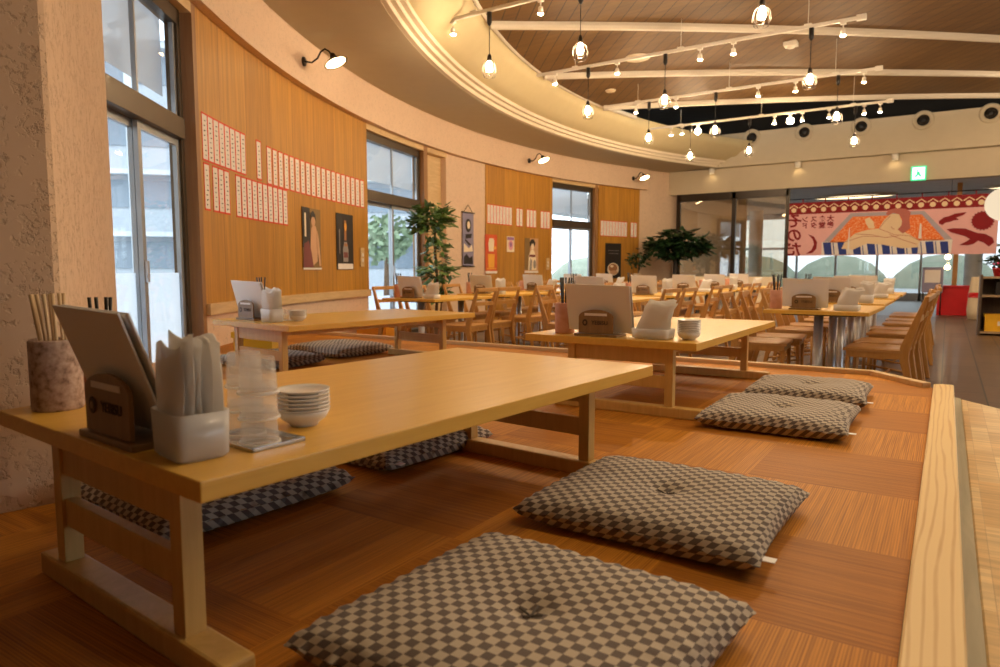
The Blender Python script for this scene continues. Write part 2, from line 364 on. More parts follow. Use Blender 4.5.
# far wall, cornice and vent fascia
mb = MB(); mb.box(-6.6, XR, FARY, FARY+.3, 2.9, 3.474); struct('wall_far', mb.out('wall_far', 'far'))
mb = MB()
for k, (z0, z1, d) in enumerate(((3.474, 3.59, -.20), (3.59, 3.71, -.13), (3.71, 3.85, -.06))): mb.box(-5.6+.1*k, XR, FARY+d, FARY+.4, z0, z1)
mb.box(-6.3, XR, FARY+.0, FARY+.3, 3.85, 4.28)
struct('wall_fascia', mb.out('wall_fascia', 'far'))
mb = MB(); mb.box(XR, XR+.2, 7.0, FARY+.2, 0, 4.6); mb.box(XR, XR+.2, -4, 2.0, 0, 4.6); mb.box(XR, XR+.2, 2.0, 7.0, 2.6, 4.6); mb.box(XR, XR+.2, 2.0, 7.0, 0, .8)
struct('wall_right', mb.out('wall_right', 'shelf'))
w = struct('window_5', None, (XR, 4.5, 0)); mb = MB()  # unseen window added in the side wall for cool fill daylight
for k in range(5): mb.box(.05, .13, -2.46+1.23*k-.03, -2.46+1.23*k+.03, .8, 2.6)
mb.out('mullions', 'wframe', w); MB().box(.08, .09, -2.46, 2.46, .8, 2.6).out('pane', 'glass', w)
# low ring of ceiling, three cornice steps and cove under the boarded vault
RI = 13.0
def clip(mb, ymax=FARY+.05, xmax=XR+.1):
    for co, no in (((0, ymax, 0), (0,1,0)), ((xmax, 0, 0), (1,0,0))):
        bmesh.ops.bisect_plane(mb.bm, geom=mb.bm.verts[:]+mb.bm.edges[:]+mb.bm.faces[:], plane_co=co, plane_no=no, clear_outer=True)
    return mb
mb = MB(); arcslab(mb, -130, 45, RI, R+.3, 3.474, 3.56); struct('ceiling_ring', clip(mb).out('ceiling_ring', 'ceil'))
mb = MB()
for k in range(3): arcslab(mb, -130, 45, RI-.055*(k+1), RI+.25, 3.478+.055*k, 3.478+.055*(k+1) if k < 2 else 3.66)
struct('cornice', clip(mb).out('cornice', 'step_m'))
RC = 12.32
mb = MB()
vs, fs = [], []; n = 120
for i in range(n+1):
    d = -130+175*i/n
    for r, z in ((RI-.15, 3.64), (RI-.19, 3.645), (RI-.33, 3.73), (RC+.16, 3.90), (RC+.03, 4.06), (RI+.2, 4.10), (RI+.2, 3.64)):
        p = arc(d, r); vs.append((p.x, p.y, z))
for i in range(n):
    for k in range(6): fs.append((7*i+k, 7*i+k+1, 7*i+8+k, 7*i+7+k))
mb.quads(vs, fs, True); struct('cove', clip(mb).out('cove', 'cove'))
mb = MB(); mb.tube([arc(-130+175*i/120, RC+.04)+Vector((0, 0, 4.05)) for i in range(121)], .045, 8); struct('trim_10', clip(mb, 13.2).out('trim_10', 'beam'))
def vault(x, y): r = math.hypot(x-CX, y-CY); return 4.02+.50*(1-(r/RC)**2)
mb = MB(); N = 60; vs, fs = [], []
for i in range(N+1):
    for j in range(N+1):
        x = CX-12.6+(XR+.1-CX+12.6)*i/N; y = CY-12.6+(FARY+.9-CY+12.6)*j/N; vs.append((x, y, vault(x, y)+.0))
for i in range(N):
    for j in range(N): a = i*(N+1)+j; fs.append((a, a+N+1, a+N+2, a+1))
mb.quads(vs, fs, True)
g = mb.bm.verts[:]+mb.bm.edges[:]+mb.bm.faces[:]
# boards cut at the last beam; near-black panels paint the unlit ceiling beyond it
BL = [((-4.85, 7.2), (3.2, 15.38)), ((-5.4, 9.5), (3.4, 17.17)), ((-5.5, 11.9), (1.9, 17.15))]
p, q = BL[2]; dv = Vector((q[0]-p[0], q[1]-p[1], 0)).normalized(); nv = Vector((-dv.y, dv.x, 0))
bmesh.ops.bisect_plane(mb.bm, geom=g, plane_co=(p[0], p[1], 0), plane_no=nv, clear_outer=True)
struct('ceiling_vault', mb.out('ceiling_vault', 'vaultw'))
mb = MB(); mb.box(-7.5, XR+.5, 10.5, FARY+1., 4.85, 4.9); mb.box(-7.5, XR+.5, FARY+.95, FARY+1., 3.3, 4.9); mb.box(XR+.45, XR+.5, 10.5, FARY+1, 3.5, 4.9); mb.box(-7.5, -7.45, 10.5, FARY+1, 3.5, 4.9); struct('ceiling_unlit', mb.out('ceiling_unlit', 'unlit'))
for k, (a, b) in enumerate([((-2.0, 3.0), (6.9, 12.0))]+BL):
    a = Vector((*a, 0)); b = Vector((*b, 0)); d = (b-a).normalized(); s = Vector((-d.y, d.x, 0)); mb = MB(); vs, fs = [], []; n = 24
    for i in range(n+1):
        c = a+(b-a)*i/n; z = vault(c.x, c.y)
        for w, dz in ((-.055, .02), (-.055, -.04), (-.03, -.075), (.03, -.075), (.055, -.04), (.055, .02)): v = c+s*w; vs.append((v.x, v.y, z+dz))
    for i in range(n):
        for j in range(5): fs.append((6*i+j, 6*i+j+1, 6*i+7+j, 6*i+6+j))
    fs += [tuple(range(6)), tuple(6*n+j for j in range(6))]
    mb.quads(vs, fs); struct('beam', mb.out('beam', 'beam'))

# platform with rim, plank and step
poly = [(-.036, -2.2), (-.036, 4.26), (-.32, 4.61), (-5.6, 4.61), (-5.3, 3.2), (-4.0, 2.05), (-2.0, .86), (-2.45, -1.4), (-2.3, -2.2)]
struct('floor_platform', MB().prism(poly, 0, ZP).out('floor_platform', 'mats'))
mb = MB()
ou = [(-5.75, 4.62), (-.335, 4.62), (-.045, 4.265)]; inn = [(-5.75, 4.57), (-.36, 4.57), (-.085, 4.235)]
for i in range(2): mb.prism([ou[i], ou[i+1], inn[i+1], inn[i]], .02, ZP+.028, bev=.003)
struct('trim_3', mb.out('trim_3', 'rim'))
mb = MB(); mb.prism([(-.034, -2.2), (.056, -2.2), (.056, 4.285), (.0, 4.285), (-.034, 4.262)], .02, ZP+.022, bev=.004); struct('trim_4', mb.out('trim_4', 'plank'))
struct('floor_step', MB().prism([(.094, -2.2), (1.9, -2.2), (1.9, 2.2), (.094, 4.44)], .0, .30, bev=.004).out('floor_step', 'step'))
struct('trim_5', MB().prism([(.057, -2.2), (.093, -2.2), (.093, 4.442), (.057, 4.487)], .0, .302).out('trim_5', 'strip'))  # narrow greyer strip between plank and step

# windows of the curved wall: bronze transom light over two sliding sashes
def window(n, d0, d1, rec, frost=False, blind=True):
    a, b = arc(d0, R+rec), arc(d1, R+rec); L = (b-a).length; mid = (a+b)/2; v = b-a; rz = math.atan2(v.y, v.x)
    w = struct('window_%d' % n, None, (mid.x, mid.y, 0), rz); h = L/2; f = .055
    mb = MB(); mb.box(-h, -h+f, 0, .09, 0, 2.86); mb.box(h-f, h, 0, .09, 0, 2.86); mb.box(-h, h, 0, .09, 2.79, 2.98); mb.box(-h+f, h-f, -.03, .09, 1.96, 2.11, .004); mb.box(-h+f, h-f, 0, .09, 0, .05)
    mb.out('window_frame', 'wframe', w)
    mb = MB(); mb.box(-.012, .012, .02, .05, 2.11, 2.79); mb.box(-h+f, -h+f+.03, .02, .05, 2.11, 2.79); mb.box(h-f-.03, h-f, .02, .05, 2.11, 2.79); mb.out('transom_bar', 'alu', w)
    MB().box(-h+f, h-f, .03, .036, 2.11, 2.79).out('transom_pane', 'glass', w)
    if blind: MB().box(-h+f, h-f, .12, .124, 2.27, 2.84).out('roller_blind', 'blind', w)
    for s, (x0, x1, y) in enumerate(((-h+f, .03, .06), (-.03, h-f, .02))):
        mb = MB(); e = .05
        mb.box(x0, x0+e, y, y+.03, .05, 1.96); mb.box(x1-e, x1, y, y+.03, .05, 1.96); mb.box(x0+e, x1-e, y, y+.03, 1.91, 1.96); mb.box(x0+e, x1-e, y, y+.03, .05, .12)
        sash = mb.out('sash', 'alu', w)
        MB().box(x0+e, x1-e, y+.012, y+.018, .12, 1.91).out('pane', 'glass', sash)
        if frost: MB().box(x0+e, x1-e, y+.020, y+.022, .12, .98 if frost is True else frost).out('frosted_film', 'frost', sash)
        if s == 1: MB().box(x0+.01, x0+.04, y-.02, y, .92, 1.06, .003).out('latch', 'steel', sash)
    # wooden reveals between the wall face and the frame
    inv = w.matrix_basis.inverted(); mb = MB(); 
    mb2 = MB(); arcslab(mb2, d1-.02, d1+.0, R-.012, R+rec+.02, 0, 2.98); arcslab(mb2, d0, d0+.02, R-.012, R+rec+.02, 0, 2.98)
    return w
def reveal(d, r0, r1, th, z1=2.98):
    mb = MB(); arcslab(mb, d-th/2, d+th/2, r0, r1, 0, z1, 5); return mb
window(1, -41.0, -35.2, .06, True); window(2, -17.95, -10.7, .06, .62); window(3, 7.7, 13.85, .06, .55)
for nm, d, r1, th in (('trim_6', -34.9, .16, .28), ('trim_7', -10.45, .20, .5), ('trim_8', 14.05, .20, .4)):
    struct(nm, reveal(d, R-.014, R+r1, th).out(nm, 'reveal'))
mb = MB(); arcslab(mb, -10.2, -7.6, R+.10, R+T+.05, 0, 2.98); struct('wall_recess', mb.out('wall_recess', 'ledge'))
mb = MB(); arcslab(mb, 14.25, 14.4, R+.02, R+T, 0, 2.98); struct('wall_recess', mb.out('wall_recess', 'panel'))
mb = MB()
for a, b in (W2, W3): arcslab(mb, a, b, R-.012, R+.22, 2.90, 2.985)
arcslab(mb, W1[0], W1[1], R-.012, R+.16, 2.90, 2.985)
struct('trim_9', mb.out('trim_9', 'ledge'))

# glazed partition under the far wall and the concourse beyond it
w = struct('door_1', None, (0, FARY, 0))
mb = MB()
for x, ww in ((-5.83, .09), (-4.45, .09), (-3.22, .08)): mb.box(x-ww/2, x+ww/2, .0, .10, 0, 2.9)
mb.box(-5.83, -3.2, 0, .1, 2.72, 2.9); mb.box(-5.83, -3.2, .0, .1, 0, .08)
mb.out('door_frame', 'dark', w)
MB().box(-5.8, -4.48, .04, .05, .08, 2.72).out('pane', 'dglass', w); MB().box(-4.42, -3.25, .04, .05, .08, 2.72).out('pane', 'dglass', w)
struct('floor_concourse', MB().box(-12, 12, FARY+.15, 27, -.1, 0).out('floor_concourse', 'cfloor'))
struct('ceiling_concourse', MB().box(-12, 12, FARY+.3, 27, 2.98, 3.1).out('ceiling_concourse', 'wpaint'))
struct('wall_reflection', MB().box(-7.5, -4.55, FARY+1.6, FARY+1.75, 0, 2.98).out('wall_reflection', 'brownw'))  # added brown wall standing in for the room's reflection in the glass
mb = MB(); mb.box(XR, XR+.2, FARY+.3, 26.5, 0, 3.0); struct('wall_end', mb.out('wall_end', 'wpaint'))
w = struct('window_4', None, (0, 26, 0)); mb = MB()
for k in range(17): mb.box(-12+1.25*k-.035, -12+1.25*k+.035, 0, .1, 0, 2.98)
mb.box(-12, 9, 0, .1, 1.72, 1.80); mb.box(-12, 9, 0, .1, 0, .25); mb.box(-12, 9, 0, .1, 2.8, 2.98)
mb.out('mullions', 'alu', w); MB().box(-12, 9, .04, .05, .25, 2.8).out('pane', 'dimglass', w)
for x in (-5.5, .6): struct('column', MB().lathe([(.22, 0), (.22, 2.98)], (x, 24.2, 0)).out('column', 'wpaint'))
for k, (x, y) in enumerate(((-2.2, 20.5), (1.6, 20.3))):
    o = thing('ceiling_light', ('long oval warm ceiling light of the concourse, above the banner', 'long oval warm ceiling light of the concourse, beyond the paper lantern')[k], 'ceiling light', (x, y, 2.98))
    MB().lathe([(0, -.05), (.9, -.05), (.95, -.02), (.95, 0)], seg=32, mat=Matrix.Scale(.45, 4, (0,1,0))).out('diffuser', 'soft', o)
    MB().lathe([(.95, -.055), (1.02, -.055), (1.02, 0), (.95, 0)], seg=32, mat=Matrix.Scale(.45, 4, (0,1,0))).out('rim_ring', 'wire', o)
# outdoors
struct('ground_outside', MB().box(-90, 60, -40, 120, -.3, -.15).out('ground_outside', 'asphalt'))
mb = MB()
for k in range(9):
    x = -24+6.2*k+random.uniform(-1, 1); mb.ball((x, 52+random.uniform(-3, 3), -1.2), 3.4, 20, .95)
struct('hills_outside', mb.out('hills_outside', 'hill'))
def building(loc, rz, L, D, H, label, floors):
    t = thing('street_building', label, 'building', loc, rz)
    MB().box(-L/2, L/2, 0, D, -.2, H).out('facade', 'facade', t)
    mb = MB()
    for k in range(floors): mb.box(-L/2+.4, L/2-.4, -.08, .02, 1.1+3.2*k, 2.5+3.2*k)
    mb.out('window_band', 'fwin', t)
    mb = MB()
    for k in range(floors+1): mb.box(-L/2-.2, L/2+.2, -.9, .0, 3.0+3.2*k-.25, 3.0+3.2*k)
    mb.out('balcony_slab', 'concrete', t)
building((-30, 27, 0), rad(48), 26, 10, 13, 'grey office block with long balconies outside the second window', 4)
building((-44, 6, 0), rad(80), 20, 10, 10, 'pale office block outside the nearest window', 3)
def tree(loc, h, label):
    t = thing('street_tree', label, 'tree', loc); MB().tube([(0,0,-.2), (.05,0,h*.5), (0,.05,h*.8)], [.12, .09, .05]).out('trunk', 'bark', t)
    mb = MB(); rr = random.Random(h)
    for k in range(420):
        d = Vector((rr.gauss(0,1), rr.gauss(0,1), rr.gauss(0,.8))).normalized()*rr.uniform(.5, 1)*h*.33; c = Vector((0,0,h*.75))+d
        u = Vector((rr.gauss(0,1), rr.gauss(0,1), rr.gauss(0,1))).normalized(); v = u.orthogonal().normalized(); s_ = .16
        mb.quads([c-u*s_, c+v*s_*.6, c+u*s_, c-v*s_*.6], [(0,1,2,3)])
    mb.out('crown', 'tree', t)
tree((-17.5, 19.0, -.15), 3.0, 'low round street tree outside the second window, beside the door stile')
tree((-19.6, 17.4, -.15), 2.7, 'smaller street tree outside the second window, towards the cedar wall')
t = thing('utility_pole', 'grey utility pole outside the nearest window', 'pole', (-15.5, 8.6, -.15)); MB().tube([(0,0,0), (0,0,8)], .13).out('shaft', 'concrete', t); MB().box(-.7, .7, -.05, .05, 6.6, 6.7).out('crossarm', 'concrete', t)

# ------------------------------------------------------------------ menu strips on the wall
def ink_marks(w, h, n, rr):
    mb = MB()
    for k in range(n):
        z = h/2-.05-(h-.09)*k/max(1, n-1)
        for _ in range(3):
            x = rr.uniform(-.012, .012); dx = rr.uniform(.003, .012); dz = rr.uniform(.001, .004); y = -.0045
            mb.box(x-dx, x+dx, y, y+.0015, z-dz+rr.uniform(-.006,.006), z+dz*.4)
    return mb
def make_strip(rr):
    t = thing('menu_strip', '-', 'menu strip'); w, h = .092, .355
    MB().box(-w/2, w/2, -.003, 0, -h/2, h/2).out('paper', 'paper', t)
    mb = MB(); e = .007
    mb.box(-w/2-.009, w/2+.009, -.0036, -.0005, h/2-e, h/2+e); mb.box(-w/2-.009, w/2+.009, -.0036, -.0005, -h/2-e, -h/2+e); mb.box(-w/2-.009, -w/2, -.0036, -.0005, -h/2, h/2); mb.box(w/2, w/2+.009, -.0036, -.0005, -h/2, h/2)
    mb.out('border', 'red', t); ink_marks(w, h, 8, rr).out('lettering', 'ink', t); return t
PROTO = [make_strip(random.Random(k)) for k in range(5)]; used_p = set(); SN = 0
def strips(d0, d1, n, z, where, group):
    global SN
    for k in range(n):
        i = SN % 5; SN += 1
        lab = '%s red-edged menu strip away from the pier, %s' % (ORD[k], where) if n > 1 else 'single red-edged paper menu strip, %s' % where
        d = d0+(d1-d0)*(k+.5)/n; p = arc(d, R-.0125); loc = (p.x, p.y, z)
        if i in used_p: dup(PROTO[i], loc, arc_rz(d), lab, group)
        else:
            used_p.add(i); o = PROTO[i]; o.location = loc; o.rotation_euler = (0, 0, arc_rz(d)); tag(o, lab, 'menu strip', group)
G = 'paper menu strips on the cedar walls'
strips(-34.6, -31.0, 8, 2.03, 'upper row, first block', G)
strips(-30.1, -29.5, 1, 2.03, 'alone between the two blocks of the upper row', G)
strips(-29.1, -18.4, 19, 2.015, 'long upper row', G)
strips(-34.6, -34.1, 1, 1.65, 'lower row, alone beside the nearest window', G)
strips(-33.9, -32.5, 3, 1.65, 'lower row, block of three', G)
strips(-32.0, -27.1, 10, 1.645, 'lower row, block of ten', G)
strips(-1.95, 1.65, 8, 2.065, 'block of eight above the red beer poster', G)
strips(2.25, 3.2, 2, 2.065, 'pair on the middle cedar wall', G)
strips(3.75, 5.2, 3, 2.065, 'block of three above the kimono poster', G)
strips(5.8, 7.2, 3, 2.065, 'block of three above the switch plate', G)
strips(14.7, 18.6, 9, 1.985, 'block of nine above the black poster', G)
strips(19.1, 20.05, 2, 1.985, 'last pair before the plaster corner', G)

# posters, scroll and switch plates
def wallthing(name, label, cat, d, z): p = arc(d, R-.019); return thing(name, label, cat, (p.x, p.y, z), arc_rz(d))
def ell(cx, cz, a, b, n=18, t0=0): return [(cx+a*cos(2*pi*k/n+t0), cz+b*sin(2*pi*k/n+t0)) for k in range(n)]
def poster(name, label, d, z, w, h, base, shapes):
    t = wallthing(name, label, 'poster', d, z); MB().box(-w/2, w/2, -.004, 0, -h/2, h/2).out('sheet', base, t); y = -.0045
    for nm, m, pts in shapes:
        y -= .0012; MB().flat(pts, y, .001).out(nm, m, t)
    return t
rc = lambda x0, x1, z0, z1: [(x0, z0), (x1, z0), (x1, z1), (x0, z1)]
poster('poster', 'portrait poster of a seated figure in dark robes on the nearest cedar wall', -24.7, 1.35, .50, .69, 'p_olive', [
  ('white_margin', 'paper', rc(-.25, .25, -.345, -.325)), ('dark_ground', 'p_black', rc(-.25, -.05, -.1, .345)), ('figure', 'p_skin', [(-.05,-.05), (-.02,.12), (.03,.16), (.10,.15), (.16,.05), (.13,-.25), (.02,-.30), (-.04,-.2)]), ('robe', 'p_maroon', [(-.25,-.32), (-.22,-.06), (-.10,-.02), (-.03,-.15), (.02,-.32)]),
  ('head', 'p_skin', ell(.03, .21, .055, .07)), ('hair', 'p_black', [(-.04,.2), (-.03,.29), (.03,.32), (.09,.28), (.10,.20), (.06,.25), (0,.25)]), ('arm', 'p_skin', [(.13,.1), (.17,.0), (.22,-.3), (.17,-.31), (.11,-.05)]), ('caption', 'p_foam', rc(-.21, -.17, .02, .28))])
poster('poster', 'narrow black poster of a bottle beside the second window', -20.9, 1.355, .49, .70, 'p_black', [
  ('white_margin', 'paper', rc(-.22, .22, -.345, -.275)), ('bottle_neck', 'p_brown', [(-.03,.02), (.03,.02), (.03,.27), (-.03,.27)]), ('bottle_body', 'p_grey', [(-.07,-.25), (.07,-.25), (.08,-.1), (.04,.0), (-.04,.0), (-.08,-.1)]), ('bottle_label', 'p_maroon', rc(-.06, .06, -.2, -.13)), ('cap', 'p_gold', ell(0, .19, .035, .05)), ('glow', 'p_brown', ell(0, -.04, .05, .02)), ('side_mark', 'p_grey', rc(-.19, -.17, -.15, .15))])
poster('poster', 'red poster with a foaming beer glass on the middle cedar wall', -1.42, 1.305, .42, .74, 'p_red', [
  ('white_margin', 'paper', rc(-.21, .21, -.37, -.325)), ('glass', 'p_gold', [(-.10,-.26), (.10,-.26), (.12,.0), (-.12,.0)]), ('lantern', 'p_foam', [(-.09,.05), (.08,.05), (.1,.25), (.07,.3), (-.07,.3), (-.11,.2)]), ('stripe', 'p_gold', rc(-.17, .17, -.29, -.27)), ('glow', 'p_gold', ell(.12, .12, .05, .03))])
poster('poster', 'small white and pink notice between the red poster and the kimono poster', 1.4, 1.515, .27, .31, 'p_foam', [
  ('violet_top', 'p_violet', rc(-.12, .12, .08, .14)), ('pink_disc', 'p_pink', ell(0, -.02, .09, .10)), ('violet_dot', 'p_violet', ell(0, -.01, .04, .05))])
poster('poster', 'poster of a standing woman in a patterned kimono beside the switch plate', 4.45, 1.30, .50, .72, 'p_skin', [
  ('white_margin', 'paper', rc(-.25, .25, -.36, -.32)), ('ground', 'p_olive', rc(-.25, -.06, -.3, .36)), ('kimono', 'p_foam', [(-.12,-.3), (-.1,.0), (-.02,.12), (.08,.12), (.16,-.02), (.18,-.3)]), ('pattern', 'p_grey', [(-.08,-.3), (-.05,-.05), (.02,-.1), (.0,-.3)]), ('pattern', 'p_grey', ell(.11, -.18, .05, .09)), ('face', 'p_foam', ell(.03, .19, .05, .07)), ('hair', 'p_black', [(-.06,.16), (-.08,.27), (-.02,.34), (.07,.34), (.13,.27), (.10,.18), (.06,.25), (-.01,.24)]), ('sash_band', 'p_maroon', rc(-.09, .13, -.03, .02))])
poster('poster', 'tall black poster with a pale round dish on the last cedar wall', 16.6, 1.22, .58, .84, 'p_black', [
  ('dish', 'p_foam', ell(.0, -.2, .21, .15, 24)), ('food', 'p_brown', ell(-.01, -.17, .16, .10, 20)), ('highlight', 'p_foam', ell(-.05, -.13, .06, .03)), ('dish_side', 'p_skin', ell(.02, -.28, .14, .05)), ('faint_line', 'p_grey', rc(-.2, .2, .24, .25)), ('faint_line', 'p_grey', rc(-.18, .18, .17, .18))])
t = wallthing('hanging_scroll', 'dark blue hanging scroll on the plaster between second window and middle cedar wall', 'scroll', -4.75, 1.56)
MB().box(-.19, .19, -.010, -.006, -.48, .46).out('cloth', 'p_lilac', t); MB().tube([(-.22, -.012, .47), (.22, -.012, .47)], .012).out('top_rod', 'black', t); MB().tube([(-.21, -.012, -.49), (.21, -.012, -.49)], .012).out('bottom_rod', 'black', t); MB().tube([(-.16, -.012, .47), (0, -.012, .61), (.16, -.012, .47)], .004, 6).out('hanging_cord', 'dark', t)
mb = MB(); mb.flat(ell(.0, .24, .10, .12), -.012, .001); mb.flat([(-.16,-.45), (.16,-.45), (.14,-.3), (.04,-.34), (-.06,-.27), (-.15,-.32)], -.012, .001); mb.flat([(-.09,.08), (.13,.1), (.1,.02), (-.1,.0)], -.012, .001); mb.flat([(.02,-.12), (.1,-.1), (-.1,.0), (-.12,-.03)], -.012, .001); mb.out('dark_print', 'p_black', t)
mb = MB(); mb.flat(ell(.01, .25, .05, .07), -.014, .001); mb.flat([(-.16,-.24), (.16,-.22), (.13,-.1), (.02,-.17), (-.15,-.08)], -.0115, .001); mb.out('pale_print', 'p_foam', t)
for d, z, lab in ((-18.9, 1.17, 'pale switch plate beside the black bottle poster'), (6.85, 1.13, 'pale switch plate beside the third window')):
    t = wallthing('switch_plate', lab, 'switch', d, z); MB().box(-.055, .055, -.014, 0, -.125, .125, .004).out('plate', 'ledge', t)
    for k in range(2): MB().box(-.02, .02, -.02, -.012, -.06+.07*k, -.015+.07*k, .002).out('rocker', 'paper', t)

# gooseneck wall lamps
def gooseneck(d, label):
    p = arc(d, R-.10); t = thing('wall_lamp', label, 'wall lamp', (p.x, p.y, 3.215), arc_rz(d), 'gooseneck lamps along the wall band'); t.scale = (.93, .93, .93)
    MB().lathe([(0, .02), (.05, .018), (.055, 0), (0, 0)], mat=Matrix.Rotation(pi/2, 4, 'X')).out('wall_rose', 'dark', t)
    MB().tube([(0, -.015, 0), (0, -.10, -.015), (.0, -.17, .03), (0, -.21, .10), (0, -.26, .13), (0, -.31, .10), (0, -.34, .05)], .010).out('gooseneck_arm', 'dark', t)
    A = Matrix.Translation((0, -.36, .03)) @ Matrix.Rotation(rad(-24), 4, 'X')
    MB().lathe([(.022, .05), (.035, .03), (.04, .0), (.09, -.03), (.135, -.065), (.137, -.069), (.085, -.036), (.03, -.008)], seg=28, mat=A).out('shade', 'dark', t)
    MB().lathe([(0, -.069), (.118, -.0655), (.118, -.062), (0, -.062)], seg=24, mat=A).out('lit_face', 'lampd', t)
gooseneck(-25.85, 'black gooseneck lamp over the nearest cedar wall'); gooseneck(3.6, 'black gooseneck lamp over the middle cedar wall'); gooseneck(19.0, 'black gooseneck lamp nearest the plaster corner')

# ------------------------------------------------------------------ ceiling tracks, spots and bulb pendants
ZT = 3.80
TY = (6.36, 8.8, 11.1, 13.3); TN = ('nearest', 'second', 'third', 'farthest')
def area(*a): pass
def make_spot():
    t = thing('track_spot', '-', 'spotlight')
    MB().box(-.03, .03, -.02, .02, -.045, -.018, .003).out('adapter', 'wire', t); MB().tube([(0,0,-.045), (0,0,-.10)], .007).out('stem', 'wire', t)
    MB().lathe([(0, -.095), (.022, -.095), (.026, -.11), (.030, -.165), (.026, -.165)], seg=16).out('lamp_can', 'wire', t)
    MB().lathe([(0, -.176), (.020, -.173), (.030, -.165), (0, -.16)], seg=16).out('lens', 'spot', t)
    l = bpy.data.lights.new('spot_beam', 'SPOT'); l.energy = 75; l.color = (1., .75, .48); l.spot_size = rad(75); l.spot_blend = .6; l.shadow_soft_size = .03
    lo = bpy.data.objects.new('spot_beam', l); COL.objects.link(lo); lo.parent = t; lo.location = (0, 0, -.19); return t
def make_pendant():
    t = thing('pendant_bulb', '-', 'pendant light')
    MB().lathe([(0, -.02), (.028, -.02), (.028, -.13), (.012, -.16), (0, -.16)], seg=16).out('track_plug', 'black', t)
    MB().tube([(0,0,-.15), (0,0,-.48)], .0045, 6).out('cord', 'black', t)
    MB().lathe([(0, -.46), (.016, -.465), (.026, -.50), (.026, -.535), (0, -.54)], seg=16).out('socket', 'dark', t)
    MB().lathe([(0, -.538), (.016, -.54), (.020, -.56), (.030, -.59), (.033, -.61), (.026, -.64), (0, -.652)], seg=18).out('bulb', 'bulb', t)
    mb = MB()
    for k in range(8):
        a = pi/4*k; mb.tube([(.026*cos(a), .026*sin(a), -.535), (.07*cos(a), .07*sin(a), -.58), (.082*cos(a), .082*sin(a), -.64), (.06*cos(a), .06*sin(a), -.70)], .0022, 5)
    mb.tube([(.06*cos(k*pi/8), .06*sin(k*pi/8), -.70) for k in range(17)], .0022, 5); mb.out('wire_cage', 'dark', t); return t
PS, PP = make_spot(), make_pendant(); first = [True, True]
def put(proto, k, loc, lab, grp):
    if first[k]: first[k] = False; proto.location = loc; return tag(proto, lab, proto['category'], grp)
    return dup(proto, loc, 0, lab, grp)
SPX = ((-4.79, -3.66, -2.3), (-4.82, -3.87, -2.75, -2.34, -1.13), (-4.53, -3.84, -2.56, -2.03, -1.13), (-4.69, -4.47, -2.77, -2.3, -1.87, -1.33, -1.09))
for k, y in enumerate(TY):
    t = thing('lighting_track', 'white lighting track, %s of the four from the platform' % TN[k], 'lighting track', (0, y, ZT), 0, 'lighting tracks under the vault')
    MB().box(-5.12, -1.0, -.018, .018, -.018, .018, .003).out('rail', 'wire', t)
    MB().box(-1.0, -.90, -.03, .03, -.03, .03, .006).out('feed_end', 'wire', t)
    for x in (-4.5, -3.0, -1.5):
        mb = MB(); mb.tube([(x, 0, .015), (x, 0, vault(x, y)-ZT+.01)], .0035, 8); mb.box(x-.04, x+.04, -.03, .03, .016, .03); mb.out('hanger', 'wire', t)
    for j, x in enumerate(SPX[k]): put(PS, 0, (x, y, ZT), 'white track spotlight, %s from the window end of the %s track' % (ORD[j], TN[k]), 'white track spotlights')
    for j, x in enumerate((-4.3, -3.2, -1.46)): put(PP, 1, (x, y, ZT), 'caged bulb pendant, %s from the window end of the %s track' % (ORD[j], TN[k]), 'caged bulb pendants')
for j, (x, y) in enumerate(((-4.16, TY[3]), (-2.50, TY[3]))):
    t = thing('globe_bulb', ('bare round globe bulb on the farthest track, near its window end', 'bare round globe bulb at the middle of the farthest track')[j], 'light bulb', (x, y, ZT), 0, 'round globe bulbs on the farthest track')
    MB().box(-.03, .03, -.02, .02, -.045, -.018, .003).out('adapter', 'wire', t); MB().lathe([(0, -.04), (.02, -.045), (.022, -.10), (0, -.10)]).out('socket', 'wire', t); MB().ball((0, 0, -.145), .058).out('bulb', 'spot', t)
# heads of the nearest track turned towards the platform, as its lit mats show
def aim(fx, tgt, energy):
    pv = Vector((0, 0, -.10)); d = (Vector(tgt)-(fx.location+pv)).normalized(); Q = Vector((0, 0, -1)).rotation_difference(d).to_matrix().to_4x4()
    Mx = Matrix.Translation(pv) @ Q @ Matrix.Translation(-pv)
    for c in fx.children:
        if c.name.startswith(('lamp_can', 'lens')): c.matrix_basis = Mx
        elif c.type == 'LIGHT': c.data = c.data.copy(); c.data.energy = energy; c.data.spot_size = rad(70); c.matrix_basis = Mx @ Matrix.Translation((0, 0, -.19))
for x, tg, e, lab in ((-1.25, (-.2, 2.4, .4), 190, 'aisle end'),):
    fx = dup(PS, (x, TY[0], ZT), 0, 'turned white track spotlight at the %s of the nearest track' % lab, 'white track spotlights'); aim(fx, tg, e)
